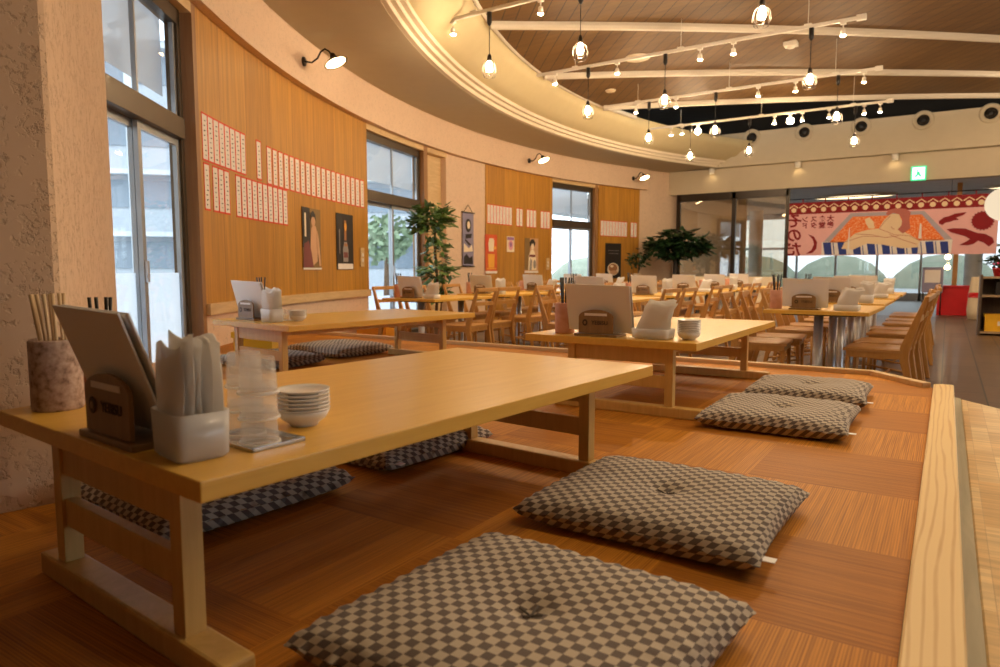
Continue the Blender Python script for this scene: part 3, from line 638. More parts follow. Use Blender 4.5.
# the same tracks go on over the platform, above the picture
for y, x0, x1, sx, px, nme in ((4.06, -2.7, .9, (-1.7, -.2), (.6,), 'front edge side'), (1.85, -1.0, 1.9, (-.7, .5), (1.3,), 'step side')):
    t = thing('lighting_track', 'white lighting track over the platform, %s' % nme, 'lighting track', (0, y, ZT), 0, 'lighting tracks over the platform'); MB().box(x0, x1, -.018, .018, -.018, .018, .003).out('rail', 'wire', t)
    for x in (x0+.3, x1-.3): MB().tube([(x, 0, .015), (x, 0, vault(x, y)-ZT+.01)], .006, 8).out('hanger', 'wire', t)
    for j, x in enumerate(sx):
        fx = put(PS, 0, (x, y, ZT), 'white track spotlight over the platform, %s from the wall, %s' % (ORD[j], nme), 'platform spotlights')
        for c in fx.children:
            if c.type == 'LIGHT': c.data = c.data.copy(); c.data.energy = 38
    for j, x in enumerate(px): put(PP, 1, (x, y, ZT), 'caged bulb pendant over the platform, %s from the wall, %s' % (ORD[j], nme), 'platform pendants')
# round nozzles of the air vents
for j in range(7):
    x = -5.24+1.16*j
    t = thing('air_vent', 'round air nozzle in the fascia, %s from the speaker corner' % ORD[j], 'air vent', (x, FARY-.005, 4.14), 0, 'round air nozzles'); A = Matrix.Rotation(pi/2, 4, 'X')
    MB().lathe([(.20, 0), (.20, .02), (.175, .035), (.115, .02), (.115, 0)], seg=28, mat=A).out('flange', 'far', t); MB().lathe([(.115, .0), (.115, .012), (0, .012), (0, 0)], seg=24, mat=A).out('throat', 'black', t)
    MB().lathe([(.085, .012), (.085, .05), (.06, .05), (.055, .012)], seg=24, mat=A @ Matrix.Rotation(rad(-14), 4, 'X')).out('nozzle', 'dark', t)
for j, x in enumerate((-4.98, -3.01, -1.07)):
    t = thing('downlight', 'white cylinder downlight under the cornice, %s from the plaster corner' % ORD[j], 'downlight', (x, FARY-.10, 3.474), 0, 'cylinder downlights over the banner')
    MB().lathe([(0, 0), (.065, 0), (.065, -.13), (.055, -.13), (.05, -.11), (0, -.11)]).out('can', 'wire', t); MB().lathe([(0, -.112), (.05, -.112), (.05, -.109), (0, -.109)]).out('lens', 'lampd', t)
t = thing('loudspeaker', 'black loudspeaker on the cornice where the vault meets the fascia', 'speaker', (-5.55, 16.45, 3.72), rad(30)); MB().box(-.2, .2, -.13, .13, 0, .24, .015).out('cabinet', 'black', t); MB().box(-.17, .17, -.14, -.13, .03, .21).out('grille', 'dark', t)
t = thing('security_camera', 'small dome camera on the cornice below the vents', 'camera', (-2.55, FARY-.02, 3.66)); MB().lathe([(.06, 0), (.06, .03), (0, .03)], mat=Matrix.Rotation(pi/2, 4, 'X')).out('mount_plate', 'wire', t); MB().ball((0, -.06, -.02), .05).out('dome', 'black', t)
for x, y, r, lab in ((-4.01, 9.83, .19, 'cream oval ceiling speaker on the boards beside the second track'), (-4.99, 11.08, .09, 'small cream ceiling disc near the cove')):
    t = thing('ceiling_disc', lab, 'ceiling fitting', (x, y, vault(x, y)+.004)); MB().lathe([(0, -.03), (r*.8, -.03), (r, -.012), (r, .0), (0, 0)], seg=24).out('cover', 'step_m', t); MB().lathe([(r*.82, -.034), (r*.88, -.03), (r*.88, -.02), (r*.8, -.02)], seg=24).out('ring', 'ledge', t)
t = thing('smoke_detector', 'small square white detector on the boards by the long beam', 'detector', (-2.06, 10.79, vault(-2.06, 10.79)+.004)); MB().box(-.09, .09, -.09, .09, -.06, 0, .01).out('base_plate', 'wire', t); MB().lathe([(.0, -.09), (.05, -.085), (.06, -.06), (0, -.06)]).out('sensor', 'wire', t)
# exit sign
t = thing('exit_sign', 'small green and white lit exit sign on the far wall', 'sign', (-.63, FARY-.005, 3.04)); MB().box(-.14, .14, -.05, 0, -.15, .15, .006).out('housing', 'exitg', t); MB().box(-.115, .115, -.053, -.049, -.125, .125).out('lit_panel', 'exitw', t)
mb = MB(); mb.flat(ell(-.02, .055, .016, .016, 12), -.055, .001); mb.flat([(-.04,.03), (.02,.03), (.03,-.02), (.06,-.06), (.03,-.08), (.0,-.03), (-.04,-.08), (-.07,-.06), (-.03,-.02)], -.055, .001); mb.out('running_figure', 'exitg', t)

# ------------------------------------------------------------------ banner with its mirrored lettering (seen from behind)
BX0, BX1, BZ0, BZ1 = -3.19, .80, 1.33, 2.55
def bu(x): s = (x-40)/945.; s = s*16.2/((1-s)*14.1+s*16.2); return BX0+(BX1-BX0)*s
def bz(x, y): top = 125-40*(x-40)/905.; return BZ1-(BZ1-BZ0)*(y-top)/(350-top)
P_ = lambda *q: [(bu(a), bz(a, b)) for a, b in q]
t = thing('shop_banner', 'wide pink and dark red cloth banner with a reclining figure, hung across the far opening', 'banner', (0, FARY+.02, 0))
mb = MB(); n = 40; vs = []; fs = []
for i in range(n+1):
    x = BX0+(BX1-BX0)*i/n
    for y, z in ((0, BZ0), (0, BZ1), (.004, BZ1), (.004, BZ0)): vs.append((x, y, z))
for i in range(n):
    for k in range(4): fs.append((4*i+k, 4*i+(k+1) % 4, 4*i+4+(k+1) % 4, 4*i+4+k))
mb.quads(vs, fs); mb.out('cloth', 'bpink', t)
def bp(name, mat, shapes, lay):
    mb = MB()
    for s in shapes: mb.flat(s, -.003*lay, .0015)
    return mb.out(name, mat, t)
HB = BZ1-.265
bp('header_band', 'bred', [rc(BX0, BX1, HB, BZ1)], 1)
em = []; dots = []
for k in range(19):
    x = BX0+.11+(BX1-BX0-.2)*k/18.; z = HB+.10; dots.append(ell(x, z-.005, .055, .055, 14))
    em += [[(x-.10, z+.055), (x-.085, z+.035), (x, z+.105), (x, z+.125)], [(x+.10, z+.055), (x, z+.125), (x, z+.105), (x+.085, z+.035)]]
bp('gable_crests', 'bcream', em+dots, 2)
for k in range(8): x = BX0+.3+.47*k; MB().box(x-.012, x+.012, -.006, .006, BZ1-.01, BZ1+.09).out('hanging_loop', 'bred', t)
MB().tube([(BX0-.06, 0, BZ1+.08), (BX1+.2, 0, BZ1+.08)], .012).out('hanging_rod', 'dark', t)
bp('quilt_border', 'bgrey', [P_((195,300), (320,168), (650,160), (785,285), (785,300))], 1)
bp('quilt', 'borange', [P_((228,295), (330,183), (640,175), (752,288))], 2)
bp('quilt_fringe', 'bwhite', [P_((195,292), (785,285), (782,345), (195,348))], 2)
st = []
for k in range(9):
    x = 200+66*k; st.append(P_((x,294), (x+36,293), (x+44,347), (x+10,347)))
    if k < 8: st.append(P_((x+44,294), (x+48,294), (x+56,347), (x+52,347)))
bp('blue_stripes', 'bblue', st, 3)
bp('figure_body', 'bcream', [P_((285,322), (300,290), (345,255), (400,240), (450,235), (470,200), (500,172), (535,172), (555,205), (545,240), (590,262), (640,290), (635,318), (560,322), (470,305), (400,300), (340,325))], 4)
bp('figure_hand', 'bcream', [P_((385,195), (405,185), (425,205), (432,235), (405,235), (392,215))], 5)
bp('figure_hair', 'brose', [P_((478,172), (490,155), (520,148), (565,150), (590,165), (585,200), (592,235), (560,258), (535,240), (552,222), (553,195), (538,174), (510,168), (490,180))], 5)
def line(pts, w=2.2):
    o = []
    for (a, b), (c, d) in zip(pts, pts[1:]):
        L = math.hypot(c-a, d-b) or 1; nx, ny = -(d-b)/L*w/2, (c-a)/L*w/2; o.append(P_((a+nx,b+ny), (c+nx,d+ny), (c-nx,d-ny), (a-nx,b-ny)))
    return o
bp('outlines', 'brose', line([(450,235), (520,262), (590,268), (640,290)])+line([(345,258), (420,262), (480,275), (540,268)])+line([(500,262), (560,285), (625,305)])+line([(455,232), (475,205), (500,180)])+line([(505,226), (512,236), (522,238)])+line([(300,292), (380,268), (450,270)]), 6)
bp('crescent_moon', 'bred', [P_((132,258), (158,268), (174,292), (172,320), (155,338), (125,342), (150,325), (160,300), (152,278))], 2)
sun = []
for k in range(40): a = 2*pi*k/40; r = 1. if k % 2 else .86; sun.append((bu(915)+.205*r*cos(a), bz(915, 204)+.205*r*sin(a)))
bp('sun', 'bred', [sun], 2)
bp('small_bird', 'bred', [P_((718,205), (740,188), (760,184), (790,172), (842,166), (825,180), (795,190), (808,200), (785,202), (770,208), (748,212), (736,222), (720,216))], 2)
bp('large_bird', 'bred', [P_((755,240), (790,236), (840,238), (872,250), (895,258), (930,262), (965,280), (972,300), (950,318), (925,300), (900,292), (880,306), (855,312), (815,310), (845,296), (862,284), (840,272), (805,262), (775,254))], 2)
# white shapes paint the light showing through slits between the banner's sheets
bp('slit_light', 'bwhite', [P_((316,232), (320,232), (321,346), (312,346)), P_((634,215), (641,215), (645,280), (630,280)), P_((633,300), (640,300), (640,346), (630,346))], 7)
def btext(body, x, y, size, bold=.004, m='bred'):
    text_mesh(body, size, 'mirrored_lettering', m, t, Matrix.Translation((bu(x), -.008, bz(x, y))) @ UPRIGHT, bold, True)
btext('そ\nの\nだ', 68, 265, .345, .009)
btext('大\n衆', 230, 205, .15, .004); btext('食\n堂', 193, 207, .15, .004); btext('ス\nタ', 155, 208, .15, .004); btext('ン\nド', 116, 209, .15, .004)

# ------------------------------------------------------------------ low tables on the platform
def make_low_table():
    t = thing('low_table', '-', 'low table'); L, W, H, th = 1.5, .82, .325, .033
    MB().box(-W, 0, 0, L, H-th, H, .003).out('tabletop', 'table', t)
    xr, xl = -.122, -.585
    for y0, nm in ((.022, 0), (1.28, 1)):
        for x in (xr, xl):
            mb = MB(); mb.box(x-.018, x+.018, y0, y0+.036, .045, H-th, .002); mb.out('leg', 'tleg', t)
        mb = MB(); mb.box(xl-.085, xr+.14, y0-.010, y0+.046, 0, .045, .006); mb.out('foot', 'tleg', t)
        MB().box(xl+.018, xr-.018, y0+.006, y0+.028, .225, H-th).out('apron', 'tleg', t)
        MB().box(xl+.018, xr-.018, y0+.006, y0+.028, .12, .175, .002).out('cross_rail', 'tleg', t)
    for x in (xr-.06, xl+.06): MB().box(x-.02, x+.02, .08, 1.28, H-th-.035, H-th).out('long_rail', 'tleg', t)
    return t
TT = [(-.8745, .5575, -4.2), (-.846, 2.761, -.2), (-2.943, 2.430, -6.4)]
LT = make_low_table()
for k, (x, y, a) in enumerate(TT):
    lab = ('long pale wooden low table beside the stucco pier', 'long pale wooden low table with a clay chopstick cup, at the platform edge', 'long pale wooden low table along the cedar wall')[k]
    if k == 0: LT.location = (x, y, ZP); LT.rotation_euler = (0, 0, rad(a)); tag(LT, lab, 'low table', 'low tables on the platform')
    else: dup(LT, (x, y, ZP), rad(a), lab, 'low tables on the platform')
ZTT = ZP+.325
def onT(k, lx, ly, z=0.):
    x, y, a = TT[k]; c, s = cos(rad(a)), sin(rad(a)); return (x+c*lx-s*ly, y+s*lx+c*ly, ZTT+z)

# floor cushions
def make_cushion(seed, w=.575, h=.54, H=.088):
    rr = random.Random(seed); N = 44; mb = MB(); 
    def prof(u, v):
        e = max(abs(u), abs(v)); q = (1-abs(u)**2.6)*(1-abs(v)**2.6); b = max(q, 0)**.28
        tuft = math.exp(-((u*u+v*v)/.016))*.42; dim = .27*math.exp(-((u*u+v*v)/.20))
        return b*(1-tuft-dim)+.04*sin(7*u+seed)*sin(5*v+seed)*b
    top, bot = [], []
    for i in range(N+1):
        for j in range(N+1):
            u, v = -1+2*i/N, -1+2*j/N; pin = 1-.055*(1-abs(u)**1.5)*abs(v)**6
            pin2 = 1-.055*(1-abs(v)**1.5)*abs(u)**6
            x, y = u*w/2*pin2, v*h/2*pin; b = prof(u, v); wr = .004*sin(40*u*v+seed*3)*(max(abs(u), abs(v))**4)
            zc = .040
            top.append((x, y, zc+b*(H-zc)+wr)); bot.append((x, y, zc-min(1, b*1.25)*zc+wr*.3))
    n = len(top); fs = []
    for i in range(N):
        for j in range(N):
            a = i*(N+1)+j; fs.append((a, a+N+1, a+N+2, a+1)); fs.append((n+a, n+a+1, n+a+N+2, n+a+N+1))
    mb.quads(top+bot, fs, True); bmesh.ops.remove_doubles(mb.bm, verts=mb.bm.verts, dist=.0006)
    t = thing('floor_cushion', '-', 'cushion'); mb.out('cover', 'cush', t)
    zt = .040+(1-.69)*(H-.04)
    mb = MB()
    for a in (0, pi/2): mb.tube([(.022*cos(a), .022*sin(a), zt+.012), (0, 0, zt+.004), (-.022*cos(a), -.022*sin(a), zt+.012)], .0020, 6)
    mb.out('tuft_thread', 'thread', t)
    mb = MB(); mb.box(w/2-.008, w/2+.02, -h/2+.035, -h/2+.06, .038, .0395); mb.out('care_tag', 'white', t)
    return t
CU = [(-.545, .925, -2.5, .575, .54, 'chequered floor cushion nearest the front legs of the nearest low table', 1), (-.57, 1.64, -1, .585, .53, 'chequered floor cushion alone beside the middle of the mat aisle', 2), (-.545, 2.93, 1, .55, .55, 'chequered floor cushion in front of its touching twin, by the clay cup table', 3), (-.54, 3.60, 2, .53, .53, 'chequered floor cushion behind its touching twin, nearest the platform corner', 4),
      (-3.82, 3.62, -5, .62, .55, 'chequered floor cushion lying between cedar wall and far low table', 5), (-1.67, 1.10, -4, .55, .55, 'chequered floor cushion under the nearest low table by the pier', 6), (-1.63, 1.76, -4, .55, .52, 'chequered floor cushion half under the far end of the nearest table', 7), (-3.74, 2.92, -5, .55, .50, 'chequered floor cushion half hidden behind the near legs of the far low table', 8)]
for x, y, a, w, h, lab, sd in CU:
    o = make_cushion(sd, w, h); o.location = (x, y, ZP); o.rotation_euler = (0, 0, rad(a)); tag(o, lab, 'cushion', 'chequered floor cushions')

# ---- table-top things
def make_holder(text=True):
    t = thing('menu_holder', '-', 'menu holder')
    MB().box(-.105, .105, -.038, .075, 0, .012, .003).out('base_block', 'hold', t)
    pts = [(-.085, 0), (.085, 0), (.085, .075)]+[(.085*cos(a), .075+.033*sin(a)) for a in [pi*k/12 for k in range(1, 12)]]+[(-.085, .075)]
    mb = MB(); mb.prism([(p[0], p[1]) for p in pts], -.004, .004, Matrix.Translation((0, -.0275, .014)) @ UPRIGHT, .001); mb.out('front_plate', 'hold', t)
    MB().box(-.115, .115, .052, .06, .014, .05).out('rear_plate', 'dark', t)
    MB().box(-.055, .055, -.0330, -.0312, .094, .105).out('pale_label', 'paper', t)
    if text:
        text_mesh('YEBISU', .026, 'lettering', 'engr', t, Matrix.Translation((.020, -.0322, .062)) @ UPRIGHT, .0002)
        mb = MB(); mb.flat(ell(-.052, .062, .013, .015), -.0330, .001); mb.out('round_emblem', 'engr', t)
        mb = MB(); mb.flat(ell(-.052, .062, .006, .007, 10), -.0338, .001); mb.out('emblem_centre', 'hold', t)
    return t
def make_menu(w=.315, h=.222, n=2, lean=15):
    t = thing('menu_board', '-', 'menu'); 
    for k in range(n):
        mb = MB(); mb.box(-w/2+.006*k, w/2+.006*k, .012*k, .012*k+.004, 0, h-.004*k, .001, Matrix.Translation((-.004, .024, .0190)) @ Matrix.Rotation(rad(lean), 4, 'X') @ Matrix.Rotation(rad(1.5), 4, 'Y')); mb.out('sheet', 'white', t)
    return t
def make_cup(m, h=.145, r=.045):
    t = thing('chopstick_cup', '-', 'cup'); MB().lathe([(0, 0), (r*.96, 0), (r, .006), (r, h-.004), (r-.003, h), (r-.006, h-.004), (r-.007, .01), (0, .01)], seg=28).out('body', m, t); MB().lathe([(r-.0072, h*.55), (0, h*.55), (0, h*.55-.003), (r-.0072, h*.55-.003)], seg=20).out('inner_floor', 'ink', t); return t
def sticks(loc, n, m, L, spread, label, group, seed, name='chopstick', z0=.085, lean=(0, 0)):
    rr = random.Random(seed); proto = None
    for k in range(n):
        a = 2*pi*k/n+rr.uniform(-.2, .2); r = spread*(.45+.55*rr.random()); tl = rr.uniform(.02, .09)
        if proto is None: proto = MB().tube([(0, 0, 0), (0, 0, L)], [.0028, .0042], 8).out(name, m); o = proto
        else: o = proto.copy(); COL.objects.link(o)
        o.location = (loc[0]+r*.8*cos(a), loc[1]+r*.8*sin(a), loc[2]+z0); o.rotation_euler = (-sin(a)*tl*1.2+lean[1], cos(a)*tl*1.2+lean[0], 0); tag(o, label, 'chopstick', group)
def make_towels(w=.118, d=.088, h=.076, hp=.185, n=5, seed=1, fluffy=False):
    t = thing('towel_container', '-', 'towel container'); rr = random.Random(seed)
    mb = MB(); b = bmesh.new()
    pr = []
    for k in range(28):
        a = 2*pi*k/28; c, s_ = cos(a), sin(a); e = .35; pr.append((abs(c)**e*(1 if c > 0 else -1), abs(s_)**e*(1 if s_ > 0 else -1)))
    prof = ((.0, 0., 0), (.44, .44, 0), (.5, .5, .006), (.52, .52, h), (.495, .495, h), (.48, .48, .01), (0, 0, .01)) ; rings = []
    for a_, b_, z in prof: rings.append([mb.bm.verts.new((p[0]*w*a_, p[1]*d*b_, z)) for p in pr] if a_ else [mb.bm.verts.new((0, 0, z))])
    for A_, B_ in zip(rings, rings[1:]):
        for k in range(28):
            q = list(dict.fromkeys([A_[k % len(A_)], A_[(k+1) % 28 % len(A_)], B_[(k+1) % 28 % len(B_)], B_[k % len(B_)]]))
            if len(q) > 2: f = mb.bm.faces.new(q); f.smooth = True
    mb.out('box', 'poly', t)
    for k in range(n):
        mb = MB(); y = -d*.36+d*.72*k/(n-1) if n > 1 else 0; hh = hp-rr.uniform(0, .018); N1, N2 = 8, 12; F, B = [], []; wv = w*(.90 if not fluffy else .8)
        tip = rr.uniform(-.10, .10); tw = rr.uniform(-.05, .05)+(.14 if fluffy else 0)
        for i in range(N1+1):
            for j in range(N2+1):
                u, v = i/N1, j/N2; fl = 1+.04*v if not fluffy else 1-.12*v+.05*sin(7*v+k)
                x = (u-.5)*wv*fl+tip*.14*v+tw*v*v*.25; z = .014+v*hh
                th = .0075*sin(pi*u)**.5*(sin(pi*min(v*.97+.015, 1))**.5)+.0003; wob = .0035*sin(9*u+5*v+k*2+seed)*v
                F.append((x, y-th+wob+.012*tip*v, z+.006*sin(7*u+k)*v)); B.append((x, y+th+wob+.012*tip*v, z+.006*sin(7*u+k)*v))
        nn = len(F); fs = []
        for i in range(N1):
            for j in range(N2): a_ = i*(N2+1)+j; fs += [(a_, a_+N2+1, a_+N2+2, a_+1), (nn+a_, nn+a_+1, nn+a_+N2+2, nn+a_+N2+1)]
        for i in range(N1): fs += [(i*(N2+1), (i+1)*(N2+1), nn+(i+1)*(N2+1), nn+i*(N2+1)), (i*(N2+1)+N2, nn+i*(N2+1)+N2, nn+(i+1)*(N2+1)+N2, (i+1)*(N2+1)+N2)]
        mb.quads(F+B, fs, True); mb.out('wrapped_towel', 'wrap', t)
    return t
def make_tumbler(r=.033, h=.062):
    t = thing('tumbler', '-', 'tumbler')
    MB().lathe([(0, h), (r*.82, h), (r*.88, h-.003), (r*.98, .004), (r*1.03, 0), (r*1.0, -.0), (r*.95, .004), (r*.83, h-.008), (0, h-.006)], seg=28).out('cup_body', 'tumbler', t)
    MB().lathe([(r*.99, 0), (r*1.06, .0005), (r*1.07, .0025), (r*1.03, .005), (r*.985, .005)], seg=28).out('lip', 'poly', t); MB().lathe([(r*.80, h-.001), (r*.82, h+.001), (r*.72, h+.0015), (r*.70, h)], seg=24).out('base_ring', 'tumbler', t); return t
def make_plate(r=.051):
    t = thing('small_plate', '-', 'plate')
    MB().lathe([(0, 0), (r*.56, 0), (r*.58, .003), (r*.92, .0085), (r, .0125), (r*.985, .0138), (r*.9, .0105), (r*.55, .006), (0, .0055)], seg=32).out('dish', 'china', t); return t
def make_bowl(r=.05, h=.03):
    t = thing('small_bowl', '-', 'bowl'); MB().lathe([(0, 0), (r*.52, 0), (r*.55, .004), (r*.85, h*.5), (r, h), (r*.975, h+.001), (r*.82, h*.52), (r*.5, .008), (0, .007)], seg=32).out('dish', 'china', t); return t
PH, PM, PM1 = make_holder(), make_menu(), make_menu(.255, .228, 2, 20); PT = make_towels(seed=2); PTF = make_towels(.17, .10, .045, .155, 6, 5, True); PTB = make_tumbler(); PPL = make_plate(); PBW = make_bowl()
usedp = set()
def place(proto, loc, rz, label, group=None):
    if proto.name in usedp: return dup(proto, loc, rz, label, group)
    usedp.add(proto.name); proto.location = loc; proto.rotation_euler = (0, 0, rz); return tag(proto, label, proto['category'], group)
A1, A2, A3 = [rad(a[2]) for a in TT]
nm = ('nearest low table', 'clay cup table', 'low table along the cedar wall')
for k, (hx, hy, dr) in enumerate(((-.335, .050, 0), (-.475, .075, 0), (-.585, .12, 0))):
    rz = rad(TT[k][2])
    place(PH, onT(k, hx, hy), rz, 'arched wooden menu holder with dark lettering on the '+nm[k], 'lettered menu holders')
    place(PM1 if k == 0 else PM, onT(k, hx-(.02 if k == 0 else 0), hy), rz, 'white menu boards leaning in the holder on the '+nm[k], 'white menu boards')
PC1, PC2 = make_cup('cupstone', .152, .050), make_cup('cupclay', .145, .046)
place(PC1, onT(0, -.742, .088), A1, 'speckled stone chopstick cup at the corner of the nearest low table'); place(PC2, onT(1, -.675, .125), A2, 'reddish clay chopstick cup on the second low table')
q = onT(0, -.742, .088); sticks(q, 10, 'chop', .165, .028, 'bare wooden chopstick standing in the speckled stone cup', 'bare chopsticks in the stone cup', 3, lean=(-.10, 0))
PC3 = dup(PC2, onT(0, -.785, .205), 0, 'clay chopstick cup hidden behind the menu boards of the nearest table')
sticks(onT(0, -.785, .205), 6, 'black', .152, .028, 'black chopstick rising behind the menu boards of the nearest table', 'black chopsticks behind the nearest menu', 8)
sticks(onT(1, -.675, .125), 8, 'black', .18, .026, 'black chopstick standing in the clay cup on the second low table', 'black chopsticks in the clay cup', 5)
dup(PC2, onT(2, -.70, .27), 0, 'clay chopstick cup behind the menu on the low table along the cedar wall'); sticks(onT(2, -.70, .27), 5, 'black', .17, .026, 'black chopstick behind the menu on the low table along the cedar wall', 'black chopsticks on the far low table', 6)
place(PT, onT(0, -.152, .07), A1-.12, 'cloudy plastic container of wrapped towels on the nearest low table')
place(PTF, onT(1, -.225, .105), A2, 'heap of white wrapped towels in a low container on the clay cup table')
dup(PT, onT(2, -.335, .11), A3, 'cloudy container of wrapped towels on the low table along the cedar wall')
t = thing('sauce_bottle', 'red bottle standing behind the menu of the nearest low table', 'bottle', onT(0, -.40, .21)); MB().lathe([(0,0), (.026,0), (.027,.004), (.027,.08), (.016,.105), (.014,.12), (0,.12)]).out('body', 'redpot', t); MB().lathe([(0,.12), (.016,.12), (.014,.145), (0,.147)]).out('cap', 'red', t)
t = thing('metal_tray', 'small square steel tray under the stacked tumblers', 'tray', onT(0, -.140, .180), A1)
mb = MB(); mb.box(-.092, .062, -.047, .059, 0, .003, .001)
for b in ((-.092, .062, -.047, -.041), (-.092, .062, .055, .059), (-.092, -.088, -.047, .059), (.058, .062, -.047, .059)): mb.box(*b, .0, .007, .001)
mb.out('pan', 'tray', t)
for s, (lx, ly, who) in enumerate(((-.115, .172, 'stack nearer the plates'), (-.192, .195, 'stack nearer the pier'))):
    for k in range(3): place(PTB, onT(0, lx, ly, 0.0035+.0435*k), A1, '%s frosted tumbler from the tray, upturned, %s' % (('lowest', 'middle', 'topmost')[k], who), 'upturned tumblers on the tray')
def platestack(k, lx, ly, n, where):
    place(PBW, onT(k, lx, ly), 0, 'white bowl under the plates on the '+where, 'bowls under plates')
    for j in range(n): place(PPL, onT(k, lx, ly, .0215+.0074*j), 0, '%s small white plate, counting upward, stack on the %s' % (ORD[j], where), 'stacked white plates')
platestack(0, -.185, .315, 6, 'nearest low table'); platestack(1, -.078, .14, 8, 'clay cup table'); platestack(2, -.285, .25, 5, 'table along the cedar wall')
for k in range(2): dup(PTB, onT(2, -.37-.075*k, .24), 0, ('frosted tumbler nearer the plates on the far low table', 'frosted tumbler nearer the menu on the far low table')[k], 'tumblers on the far low table')

# ------------------------------------------------------------------ dining area
def make_chair():
    t = thing('dining_chair', '-', 'chair')                 # faces +x
    b = MB(); N = 10; F, B = [], []
    for i in range(N+1):
        for j in range(N+1):
            u, v = i/N, j/N; x = -.20+.41*u; y = (-.215+.43*v)*(1-.06*(1-u)); e = min(u, 1-u, v, 1-v); rd = .010*(1-min(1, e/.1))**2
            z = .435-.010*sin(pi*v)*sin(pi*u)-rd; F.append((x, y, z)); B.append((x, y, .405))
    n = len(F); fs = []
    for i in range(N):
        for j in range(N): a = i*(N+1)+j; fs += [(a, a+N+1, a+N+2, a+1), (n+a, n+a+1, n+a+N+2, n+a+N+1)]
    for i in range(N): fs += [(i, i+1, n+i+1, n+i), (i*(N+1), n+i*(N+1), n+(i+1)*(N+1), (i+1)*(N+1)), (i*(N+1)+N, (i+1)*(N+1)+N, n+(i+1)*(N+1)+N, n+i*(N+1)+N), (N*(N+1)+i, n+N*(N+1)+i, n+N*(N+1)+i+1, N*(N+1)+i+1)]
    b.quads(F+B, fs); b.out('seat', 'seat', t)
    mb = MB(); mb.box(-.19, .19, -.20, -.175, .36, .405); mb.box(-.19, .19, .175, .20, .36, .405); mb.box(.165, .19, -.175, .175, .36, .405); mb.box(-.19, -.165, -.175, .175, .36, .405); mb.out('seat_frame', 'chair', t)
    side = [(-.275, 0), (-.245, 0), (-.155, .36), (-.155, .45), (-.285, .80), (-.31, .80), (-.215, .42), (-.215, .36)]
    for s in (-1, 1):
        y = .19*s; mb = MB(); mb.prism([(x, z) for x, z in side], -.013, .013, Matrix.Translation((0, y, 0)) @ UPRIGHT, .004); mb.out('back_leg', 'chair', t)
        MB().tube([(.185, y, 0), (.178, y, .37)], [.012, .017], 8).out('front_leg', 'chair', t)
        MB().tube([(-.225, y, .14), (.183, y, .20)], .009, 8).out('side_stretcher', 'chair', t)
    MB().tube([(-.01, -.19, .17), (-.01, .19, .17)], .009, 8).out('cross_stretcher', 'chair', t)
    mb = MB(); mb.box(-.315, -.285, -.20, .20, .775, .815, .006); mb.out('top_rail', 'chair', t)
    mb = MB(); mb.box(-.268, -.248, -.18, .18, .63, .67, .004); mb.out('middle_rail', 'chair', t)
    return t
def make_dining_table():
    t = thing('dining_table', '-', 'table')
    MB().box(0, .72, 0, 1.15, .672, .70, .004).out('tabletop', 'table', t)
    for y in (.22, .93):
        MB().lathe([(0, .008), (.0, .03), (.04, .035), (.034, .06), (.034, .66), (.0, .66)], (.36, y, 0), 18).out('column', 'steel', t)
        mb = MB(); mb.box(.20, .52, y-.045, y+.045, 0, .03, .01); mb.out('foot_bar', 'steel', t)
        MB().box(.1, .62, y-.05, y+.05, .655, .672).out('top_plate', 'dark', t)
    return t
PCH, PDT = make_chair(), make_dining_table()
rowname = {'L': 'row along the cedar wall', 'M': 'middle row', 'R': 'row beside the aisle'}
# table corner x, first y, pitch, count, chair offsets
ROWS = {'L': (-5.08, 5.45, 1.5, 5), 'M': (-3.35, 6.25, 1.5, 5), 'R': (-1.17, 5.45, 1.4, 4)}
TR = {}
rr = random.Random(11)
for rk, (x0, y0, pitch, n) in ROWS.items():
    for i in range(n):
        x = x0-(.12*i if rk == 'L' else 0); y = y0+pitch*i; rank = ORD[i]; a = rad(rr.uniform(-1.2, 1.2))
        place(PDT, (x, y, 0), a, '%s wooden dining table from the platform, %s' % (rank, rowname[rk]), 'steel footed dining tables')
        for side in (0, 1):
            for j in range(2):
                who = ('window side' if side == 0 else 'aisle side'); nf = ('nearer', 'farther')[j]
                cx = x+(.10 if side == 0 else .62)+rr.uniform(-.03, .03); cy = y+.40+.52*j+rr.uniform(-.03, .03)
                lab = '%s oak chair on the %s of the %s table, %s' % (nf, who, rank, rowname[rk])
                place(PCH, (cx-.16 if side == 0 else cx+.16, cy, 0), (0 if side == 0 else pi)+rad(rr.uniform(-5, 5)), lab, 'oak dining chairs')
        w = 'on the %s table, %s' % (rank, rowname[rk])
        if rk == 'R' or i != 9:
            place(PH, (x+.27, y+.14, .70), a, 'arched lettered menu holder '+w, 'lettered menu holders'); place(PM, (x+.27, y+.14, .70), a, 'white menu boards leaning in the holder '+w, 'white menu boards')
            dup(PTF if i % 2 == 0 else PT, (x+.56, y+.15, .70), a, 'white wrapped towels in a container '+w, 'towel containers in the dining area')
            dup(PC2, (x+.055, y+.20, .70), 0, 'reddish clay chopstick cup '+w, 'clay cups in the dining area')
            if i < 2: sticks((x+.055, y+.20, .70), 6, 'black', .18, .026, 'black chopstick in the clay cup '+w, 'black chopsticks '+w, 20+i)
# low screen behind the middle rows
t = thing('low_screen', 'long pale low screen standing before the glazed partition', 'screen', (0, 14.9, 0)); MB().box(-4.75, -2.95, -.012, .012, .2, .86, .004).out('panel_board', 'cream', t)
for x in (-4.6, -3.1): mb = MB(); mb.box(x-.02, x+.02, -.02, .02, 0, .2); mb.box(x-.03, x+.03, -.16, .16, 0, .025); mb.out('foot', 'dark', t)
